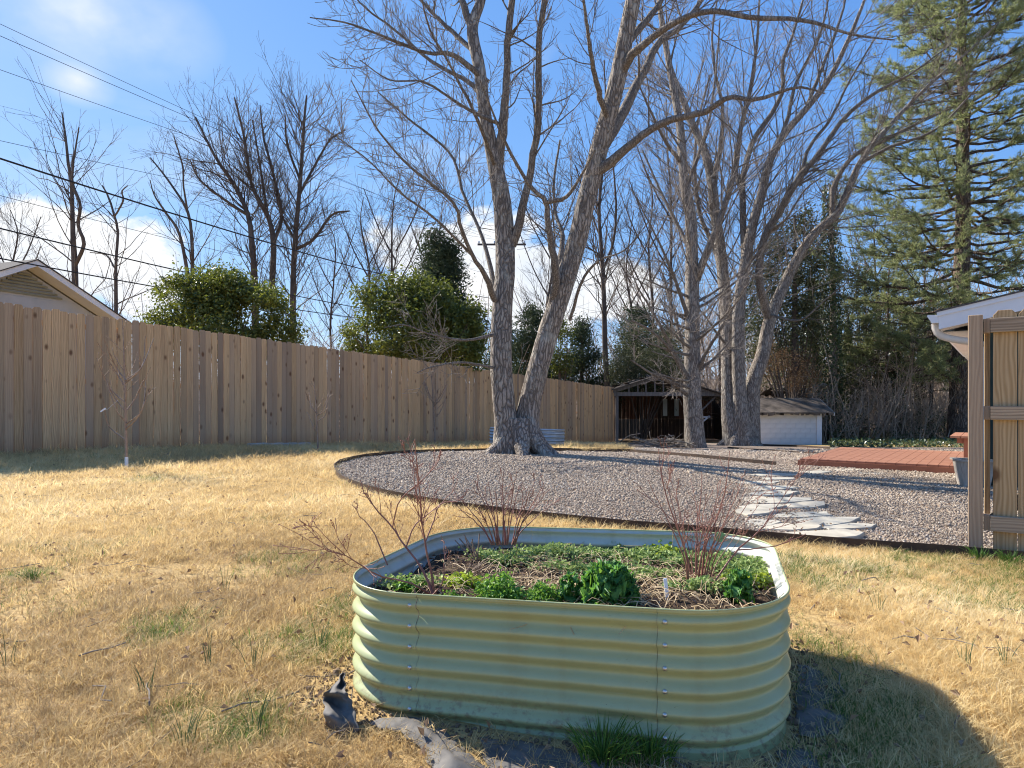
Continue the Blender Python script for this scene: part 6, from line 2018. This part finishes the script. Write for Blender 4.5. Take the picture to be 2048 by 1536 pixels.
cedar(880, 470, 720, 95, 27, 15000, 101, 'dark shaggy cedar behind the second evergreen bush')
cedar(1065, 610, 770, 62, 32, 7000, 102, 'dark cedar seen in the fork of the maple')
cedar(1165, 640, 780, 60, 36, 7000, 103, 'dark cedar right of the leaning maple trunk')
cedar(1275, 605, 790, 80, 38, 9000, 104, 'dark cedar above the end of the fence')
cedar(1335, 640, 780, 55, 39, 5000, 105, 'dark cedar behind the open shed peak')
cedar(1010, 630, 760, 40, 34, 3500, 106, 'small dark cedar behind the left maple trunk')
evergreen('privet_bush', 33.5, [(1285, 700, 85, 60, 0), (1340, 720, 70, 55, .3), (1240, 740, 40, 40, 0)], 14000, .09, M['vine'], 107, 'loose pale green shrub mass behind the open shed roof', .4, flat=.2)
evergreen('vine_covered_tree', 30.0, [(1590, 560, 60, 110, 0), (1545, 610, 50, 90, .5), (1620, 500, 40, 80, .3), (1570, 470, 38, 60, 0), (1540, 520, 34, 60, .3), (1600, 680, 52, 80, .4), (1630, 620, 30, 70, 0), (1500, 640, 30, 90, 1), (1560, 740, 70, 60, 1.2), (1660, 700, 50, 90, 1.5), (1720, 760, 60, 80, 2)], 24000, .13, M['vine'], 108, 'dark vine-smothered tree behind the many-stemmed tree', .55, 'tree', 'evergreens in the woods', (1590, 430, .22), 30, .2)
evergreen('orange_leaved_vine', 29.0, [(1580, 740, 45, 45, 0), (1545, 720, 30, 40, .2), (1615, 760, 28, 26, 0)], 3200, .07, M['brownvine'], 109, 'tangle of dry brown leaves hanging behind the white shed', .6, 'vine', None, None, 26, .1)


def ivy_trunk(px, top, bot, w, Y, n, seed, label):
    rng = np.random.default_rng(seed)
    a = Wp(px, bot, Y); a[2] = gz(a[0], a[1]); b = Wp(px - 4, top, Y)
    root = thing('ivy_covered_tree', tuple(a), label, 'tree', 'ivy covered trunks in the woods')
    mb = MB(); tubes(mb, smooth_path(np.array([[*a, .22], [*((a + b) / 2 + [.1, 0, 0]), .17], [*b, .06]]), 14)[:, :3], np.linspace(.22, .06, 14), 9, .05); mb.obj('trunk', M['bark2'], root, True)
    t = rng.random(n) ** .9; an = rng.uniform(0, 2 * PI, n)
    r = w * .5 * Y / FPX * (1 - .45 * t) * (.65 + .55 * vnoise(t * 9, an, 1.4, seed)) * rng.uniform(.75, 1.1, n)
    N = np.c_[np.cos(an), np.sin(an), np.zeros(n)]
    C = a + (b - a) * t[:, None] + N * r[:, None]
    mb = MB(); leaf_quads(mb, C, .10, rng, .8, nrm(N + rng.normal(0, .45, N.shape) + [0, 0, .3])); mb.obj('ivy', M['ivy'], root, kind='stuff')


evergreen('woodland_evergreen', 33.0, [(1725, 640, 46, 110, 0), (1700, 580, 30, 70, .5), (1745, 720, 50, 90, 0)], 12000, .12, M['vine'], 115, 'loose green evergreen filling the gap left of the tall pine', .4, 'bush', 'evergreens in the woods', None, 20, .3)
evergreen('woodland_evergreen', 34.0, [(1835, 720, 50, 90, 0), (1870, 660, 36, 60, .5), (1800, 660, 36, 80, .3)], 11000, .12, M['vine'], 116, 'loose green evergreen behind the foot of the tall pine', .4, 'bush', 'evergreens in the woods', None, 20, .3)
ivy_trunk(1664, 370, 886, 56, 30.5, 6500, 111, 'thick ivy covered trunk right of the white shed')
ivy_trunk(1628, 560, 880, 40, 31.5, 3000, 112, 'dark ivy covered trunk close behind the white shed corner')
ivy_trunk(1796, 690, 880, 40, 31, 2600, 113, 'short ivy covered trunk behind the deck')
ivy_trunk(1700, 640, 882, 24, 32, 1500, 114, 'thin ivy covered trunk between the two thicker ones behind the deck')


# --- the tall pine
def pine():
    Y = 29.0
    b = Wp(1918, 868, Y); b[2] = gz(b[0], b[1])
    rng = np.random.default_rng(120)
    root = thing('pine_tree', tuple(b), 'tall white pine with layered feathery branches at the right', 'tree')
    top = Wp(1922, -260, Y)
    tr = smooth_path(np.array([[*b, .46], [*Wp(1922, 700, Y), .36], [*Wp(1926, 400, Y), .27], [*Wp(1924, 100, Y), .17], [*top, .04]]), 40)
    mb = MB(); tubes(mb, tr[:, :3], tr[:, 3], 14, .06); mb.obj('trunk', M['pinebark'], root, True)
    br = []; rd = []
    z0, z1 = 2.4, top[2]
    z = z0
    while z < z1 - .3:
        t = (z - z0) / (z1 - z0)
        m = rng.integers(4, 7)
        a0 = rng.uniform(0, 6.3)
        L0 = 6.4 * (1 - t) ** .55 * (.78 + .22 * min(1, t * 6)) + .5
        for k in range(m):
            an = a0 + k * 2 * PI / m + rng.normal(0, .25)
            L = L0 * rng.uniform(.6, 1.1)
            p0 = np.array([np.interp(z, tr[:, 2], tr[:, 0]), np.interp(z, tr[:, 2], tr[:, 1]), z])
            d = np.array([math.cos(an), math.sin(an), 0]); el = -.05 + .35 * t
            n = 9; s = np.linspace(0, 1, n)
            P = p0 + d * (s * L)[:, None] + np.array([0, 0, 1]) * (L * (el * s - .10 * np.sin(s * PI) * (1 - t) + .16 * s ** 3))[:, None]
            P[1:] += rng.normal(0, .05, (n - 1, 3))
            br.append(P); rd.append(np.linspace(.03 + .05 * L / 6, .008, n))
        z += rng.uniform(.38, .62)
    br = np.array(br); rd = np.array(rd)
    mb = MB(); tubes(mb, br, rd, 5)
    C2, R2 = grow(rng, br, rd, 4200, .28, 1.0, .75, .26, .05, .08, 5, .5, .006, .2, .35, 1.5)
    C2[:, :, 2] = C2[:, :1, 2] + (C2[:, :, 2] - C2[:, :1, 2]) * .45       # flat sprays
    tubes(mb, C2, R2, 3)
    mb.obj('branches', M['pinebark'], root, True)
    # needle tufts
    T = []
    D = []
    for k in range(26000):
        i = rng.integers(len(C2)); f = rng.uniform(.3, 1.0) * 4; j = min(int(f), 3); q = C2[i, j] + (C2[i, j + 1] - C2[i, j]) * (f - j)
        T.append(q); D.append(C2[i, j + 1] - C2[i, j])
    for k in range(2000):
        i = rng.integers(len(br)); f = rng.uniform(.7, 1.0) * 8; j = min(int(f), 7); T.append(br[i, j] + (br[i, j + 1] - br[i, j]) * (f - j)); D.append(br[i, j + 1] - br[i, j])
    T = np.array(T); D = nrm(np.array(D))
    m = 10
    dirs = nrm(D[:, None] * .75 + rng.normal(0, .75, (len(T), m, 3)) + np.array([0, 0, .35]))
    L = rng.uniform(.14, .25, (len(T), m, 1))
    side = nrm(np.cross(dirs, rng.normal(size=dirs.shape))) * .011
    base_ = T[:, None] + rng.normal(0, .035, dirs.shape)
    V = np.stack([base_ - side, base_ + side, base_ + dirs * L], 2).reshape(-1, 3)
    mb = MB(); mb.add(V, np.arange(len(V)).reshape(-1, 3)); mb.obj('needles', M['needle'], root, kind='stuff')


pine()


def pine_bough(px, py, Y, L, seed, label):
    """young pine reaching in from the woods"""
    rng = np.random.default_rng(seed)
    b = Wp(px, 880, Y); b[2] = gz(b[0], b[1])
    root = thing('young_pine', tuple(b), label, 'tree', 'young pines in the woods')
    tp = Wp(px + 8, py - 60, Y)
    tr = np.stack([b, (b + tp) / 2, tp]); mb = MB(); tubes(mb, tr, np.array([.10, .07, .02]), 7); mb.obj('trunk', M['pinebark'], root, True)
    m = 26
    br = []
    for k in range(m):
        t = .35 + .65 * k / m; an = k * 2.4; s = np.linspace(0, 1, 6)
        p0 = b + (tp - b) * t; l = L * (1.15 - .8 * (t - .35) / .65) * rng.uniform(.7, 1.1)
        br.append(p0 + np.array([math.cos(an), math.sin(an), 0]) * (s * l)[:, None] + np.array([0, 0, 1]) * (l * (.15 * s * s))[:, None])
    br = np.array(br); rd = np.repeat(np.linspace(.02, .005, 6)[None], m, 0)
    C2, R2 = grow(rng, br, rd, 220, .3, 1, .7, .4, .05, .1, 4, .6, .005, .3, .25, 1.0)
    mb = MB(); tubes(mb, br, rd, 4); tubes(mb, C2, R2, 3); mb.obj('branches', M['pinebark'], root, True)
    k = rng.integers(0, len(C2), 900); f = rng.uniform(0, 2.999, 900); j = f.astype(int)
    T = C2[k, j] + (C2[k, j + 1] - C2[k, j]) * (f - j)[:, None]
    dirs = nrm(rng.normal(0, .8, (900, 15, 3)) + np.array([0, 0, .4])); Ln = rng.uniform(.1, .18, (900, 15, 1))
    side = nrm(np.cross(dirs, rng.normal(size=dirs.shape))) * .009; b2 = T[:, None] + rng.normal(0, .03, dirs.shape)
    V = np.stack([b2 - side, b2 + side, b2 + dirs * Ln], 2).reshape(-1, 3)
    mb = MB(); mb.add(V, np.arange(len(V)).reshape(-1, 3)); mb.obj('needles', M['needle'], root, kind='stuff')


pine_bough(1770, 590, 30.5, 2.2, 131, 'young pine with green plumes behind the deck left of the tall pine')
pine_bough(1860, 650, 31.5, 1.7, 132, 'young pine with green plumes at the foot of the tall pine')


# --- undergrowth and the far wood: nobody could count these
def brush(name, seed, rows, mat, label, tip=.006):
    rng = np.random.default_rng(seed)
    mb = MB()
    for (p0, p1, Ya, Yb_, n, hm, twig) in rows:
        Y = rng.uniform(Ya, Yb_, n); px = rng.uniform(p0, p1, n)
        x = (px - CX) / FPX * Y; z = gz(x, Y)
        h = hm * rng.uniform(.45, 1.15, n); d = nrm(np.c_[rng.normal(0, .28, n), rng.normal(0, .28, n), np.ones(n)])
        P = [np.c_[x, Y, z - .05]]
        for k in range(5):
            d = nrm(d + rng.normal(0, .14, (n, 3))); P.append(P[-1] + d * (h / 5)[:, None])
        P = np.stack(P, 1); Rd = (h * .0055 + .004)[:, None] * np.linspace(1, .3, 6)[None]
        tubes(mb, P, Rd, 4)
        C2, R2 = grow(rng, P, Rd, n * twig, .2, 1.0, .7, .45, .03, .16, 5, .6, tip, .5, .25)
        tubes(mb, C2, R2, 3)
        C3, R3 = grow(rng, C2, R2, n * twig, .2, 1.0, .7, .5, .02, .16, 4, .8, tip * .8, .4, .15)
        tubes(mb, C3, R3, 3)
    return mb.obj(name, mat, None, True, kind='stuff', label=label)


brush('undergrowth', 141, [(1180, 1480, 38, 42, 260, 3.8, 5), (1480, 2000, 31, 38, 330, 3.6, 5), (1480, 2050, 33, 42, 260, 6.5, 6), (1570, 1900, 28.8, 31, 120, 2.6, 6), (1640, 1900, 29, 31, 40, 5.0, 6), (1500, 1960, 30, 33, 160, 2.2, 5), (560, 720, 23, 26, 90, 3.6, 5), (270, 1000, 26, 32, 150, 4.2, 4)], M['brushtwig'], 'tangled leafless undergrowth beyond the yard')
brush('far_wood', 142, [(-250, 2300, 55, 85, 260, 13, 7), (1250, 2300, 40, 56, 200, 11, 8)], M['brushtwig'], 'far leafless wood behind the yard', .014)


def ground_ivy():
    rng = np.random.default_rng(143)
    n = 5200
    px = rng.uniform(1660, 2000, n); Y = rng.uniform(22.5, 30, n)
    x = (px - CX) / FPX * Y
    C = np.c_[x, Y, gz(x, Y) + rng.random(n) ** 2 * .22]
    mb = MB(); leaf_quads(mb, C, .11, rng, .8, flat=1.2); mb.obj('ground_ivy', M['ivy'], None, kind='stuff', label='dark green ivy covering the ground behind the deck')
    n = 5000
    px = rng.uniform(1660, 1960, n); Y = rng.uniform(29, 33, n); x = (px - CX) / FPX * Y
    h = vnoise(x, Y, .7, 2) * 1.7
    C = np.c_[x, Y, gz(x, Y) + rng.random(n) * h]
    mb = MB(); leaf_quads(mb, C, .09, rng, .7, flat=.3); mb.obj('leafy_undergrowth', M['vine'], None, kind='stuff', label='low green leafy undergrowth at the edge of the woods')


ground_ivy()

# rising wooded ground far behind
def hill():
    mb = MB()
    xs = np.linspace(-400, 500, 60); ys = np.linspace(110, 320, 14)
    X, Y = np.meshgrid(xs, ys); t = (Y - 110) / 210
    Z = -1.6 + 11 * np.sin(np.clip(t, 0, 1) * PI / 2) * (.75 + .4 * vnoise(X, Y, .012, 3)) + 1.2 * vnoise(X, Y, .12, 5) * t
    i = (np.arange(13)[:, None] * 60 + np.arange(59)[None, :]).reshape(-1)
    mb.add(np.stack([X, Y, Z], -1), np.stack([i, i + 1, i + 61, i + 60], -1))
    mb.obj('hill', m_plain('wooded_hill', (0.10, 0.085, 0.075), (0.24, 0.205, 0.18), .5, .95, .1, stretch=(1, 1, .2), bump=.4), None, True, kind='structure')


hill()


# --- saplings standing in the lawn
def sapling(px, py, top, w, seed, label, n, spread, guard=False):
    g = Gp(px, py); Y = g[1]
    rng = np.random.default_rng(seed)
    H = py - top
    tr = [[(px, py + 3, w, 0), (px - 1, py - H * .25, w * .85, 0), (px - 3, py - H * .5, w * .7, 0), (px - 5, py - H * .75, w * .45, .05), (px - 8, top, 1.2, .1)]]
    lb = []
    for k in range(n):
        f = rng.uniform(.18, .6); sg = 1 if k % 2 else -1
        lb.append([(px - 2, py - H * f, w * .45, 0), (px + sg * spread * rng.uniform(.3, .6), py - H * (f + .1), w * .35, rng.uniform(-.15, .15)), (px + sg * spread * rng.uniform(.6, 1), py - H * (f + .3), 1.0, rng.uniform(-.3, .3))])
    root = make_tree('sapling', g, limbs_px(tr, Y), limbs_px(lb, Y), seed, label, 'young saplings along the fence', [
        dict(count=34, sides=3, t0=.25, t1=1.0, ang=.6, lr=.3, up=.12, wig=.08, n=6, rr=.6, tip=.0028, lmin=.12, lmax=.7),
        dict(count=40, sides=3, t0=.25, t1=1.0, ang=.6, lr=.4, up=.1, wig=.1, n=4, rr=.7, tip=.0022, lmin=.06)],
        (M['caneold'], M['caneold'], M['caneold']), 6, .03, 14, tip=.0028)
    if guard:
        mb = MB(); a = g + np.array([0, 0, .0]); tubes(mb, np.stack([a, a + [0, 0, .08], a + [0, 0, .16]]), np.array([.024, .023, .022]), 10); mb.obj('trunk_guard', M['whiteplastic'], root, True)
        c = Wp(206, 820, Y - .1); mb = MB(); mb.box(c, (.085, .004, .02), Matrix.Rotation(-.6, 3, 'Y')); mb.obj('plant_label', M['whiteplastic'], root)
        mb = MB(); tubes(mb, np.stack([c, c + [.05, .02, .01], Wp(236, 800, Y)]), np.full(3, .0015), 3); mb.obj('label_tie', M['whiteplastic'], root)


sapling(253, 937, 640, 6.5, 151, 'young bare sapling with white trunk guard in front of the left fence', 11, 62, True)
sapling(636, 903, 765, 4.0, 152, 'small bare sapling by the fence right of the pavers', 6, 26)
sapling(870, 890, 745, 4.0, 153, 'small bare sapling by the fence left of the forked maple', 6, 26)


def brush_pile():
    g = Wp(1335, 889, 22.5); g[2] = gz(g[0], g[1])
    rng = np.random.default_rng(161)
    n = 90
    a = rng.uniform(0, 2 * PI, n); L = rng.uniform(.5, 1.5, n)
    c = g + np.c_[rng.normal(0, .5, n), rng.normal(0, .35, n), rng.random(n) ** 1.5 * .32]
    d = np.c_[np.cos(a), np.sin(a), rng.normal(0, .16, n)]
    P = np.stack([c + d * (L * (s - .5))[:, None] + rng.normal(0, .04, (n, 3)) for s in (0, .33, .66, 1)], 1)
    P[:, :, 2] = np.maximum(P[:, :, 2], g[2] + .015)
    mb = MB(); tubes(mb, P, np.repeat(rng.uniform(.006, .018, n)[:, None], 4, 1), 4)
    mb.obj('brush_pile', M['twig'], None, True, kind='stuff', label='heap of cut grey branches left of the slim tree')


brush_pile()


# ------------------------------------------------------------------ utility pole and wires
M['wire'] = m_plain('black_wire', (0.015, 0.015, 0.017), (0.03, 0.03, 0.032), 4, .6, .3, bump=0)
M['pole'] = m_plain('pole_wood', (0.07, 0.055, 0.045), (0.15, 0.12, 0.095), 10, .9, .1, stretch=(1, 1, .1))


def wires():
    Yp = 52.0
    p = Wp(1003, 470, Yp); zg = float(gz(p[0], p[1]))
    root = thing('utility_pole', (p[0], p[1], zg), 'wooden utility pole with crossarm mostly hidden behind the left maple trunk', 'utility pole')
    mb = MB(); tubes(mb, np.stack([[p[0], p[1], zg - .3], [p[0], p[1], (zg + p[2]) / 2], [p[0], p[1], p[2]]]), np.array([.17, .15, .12]), 12, cap=True); mb.obj('pole', M['pole'], root, True)
    a = Wp(955, 489, Yp - .3); b = Wp(1052, 489, Yp - .3)
    mb = MB(); mb.beam(a, b, .10, .13); arm = mb.obj('crossarm', M['pole'], root)
    for t in (.03, .35, .65, .97):
        q = a + (b - a) * t + [0, 0, .065]
        mb = MB(); tubes(mb, np.stack([q, q + [0, 0, .07], q + [0, 0, .14], q + [0, 0, .2]]), np.array([.03, .07, .05, .06]), 8, cap=True); mb.obj('insulator', M['galv'], arm, True)
    lines = [(38, 470, .008, 'topmost thin power line crossing the upper left sky'), (62, 473, .009, 'second power line just below the topmost one'), (130, 476, .008, 'third thin power line across the upper left sky'), (272, 487, .008, 'fourth thin line just above the thick black cable'),
             (303, 600, .024, 'thick black cable sagging across the left sky'), (377, 610, .007, 'faint thin line between the two thick left cables'), (440, 650, .019, 'black cable descending behind the fence left of the evergreen'), (500, 655, .018, 'lowest black cable passing just over the left house roof')]
    for k, (y0, y1, r, lab) in enumerate(lines):
        px1 = [958, 982, 1028, 1050, 1003, 1003, 1003, 1003][k]
        slope = (y1 - y0) / px1
        s = Wp(-420, y0 - 420 * slope, 13.0 if k >= 4 else 17.0); e = Wp(px1, y1, Yp)
        n = 30; t = np.linspace(0, 1, n)
        P = s + (e - s) * t[:, None]; P[:, 2] -= (.5 if k >= 4 else .35) * 4 * t * (1 - t) * (1 if k not in (6, 7) else 1.2)
        mb = MB(); tubes(mb, P, np.full(n, r), 6); mb.obj('power_line', M['wire'], None, True, label=lab, cat='power line', group='overhead lines to the utility pole')


wires()
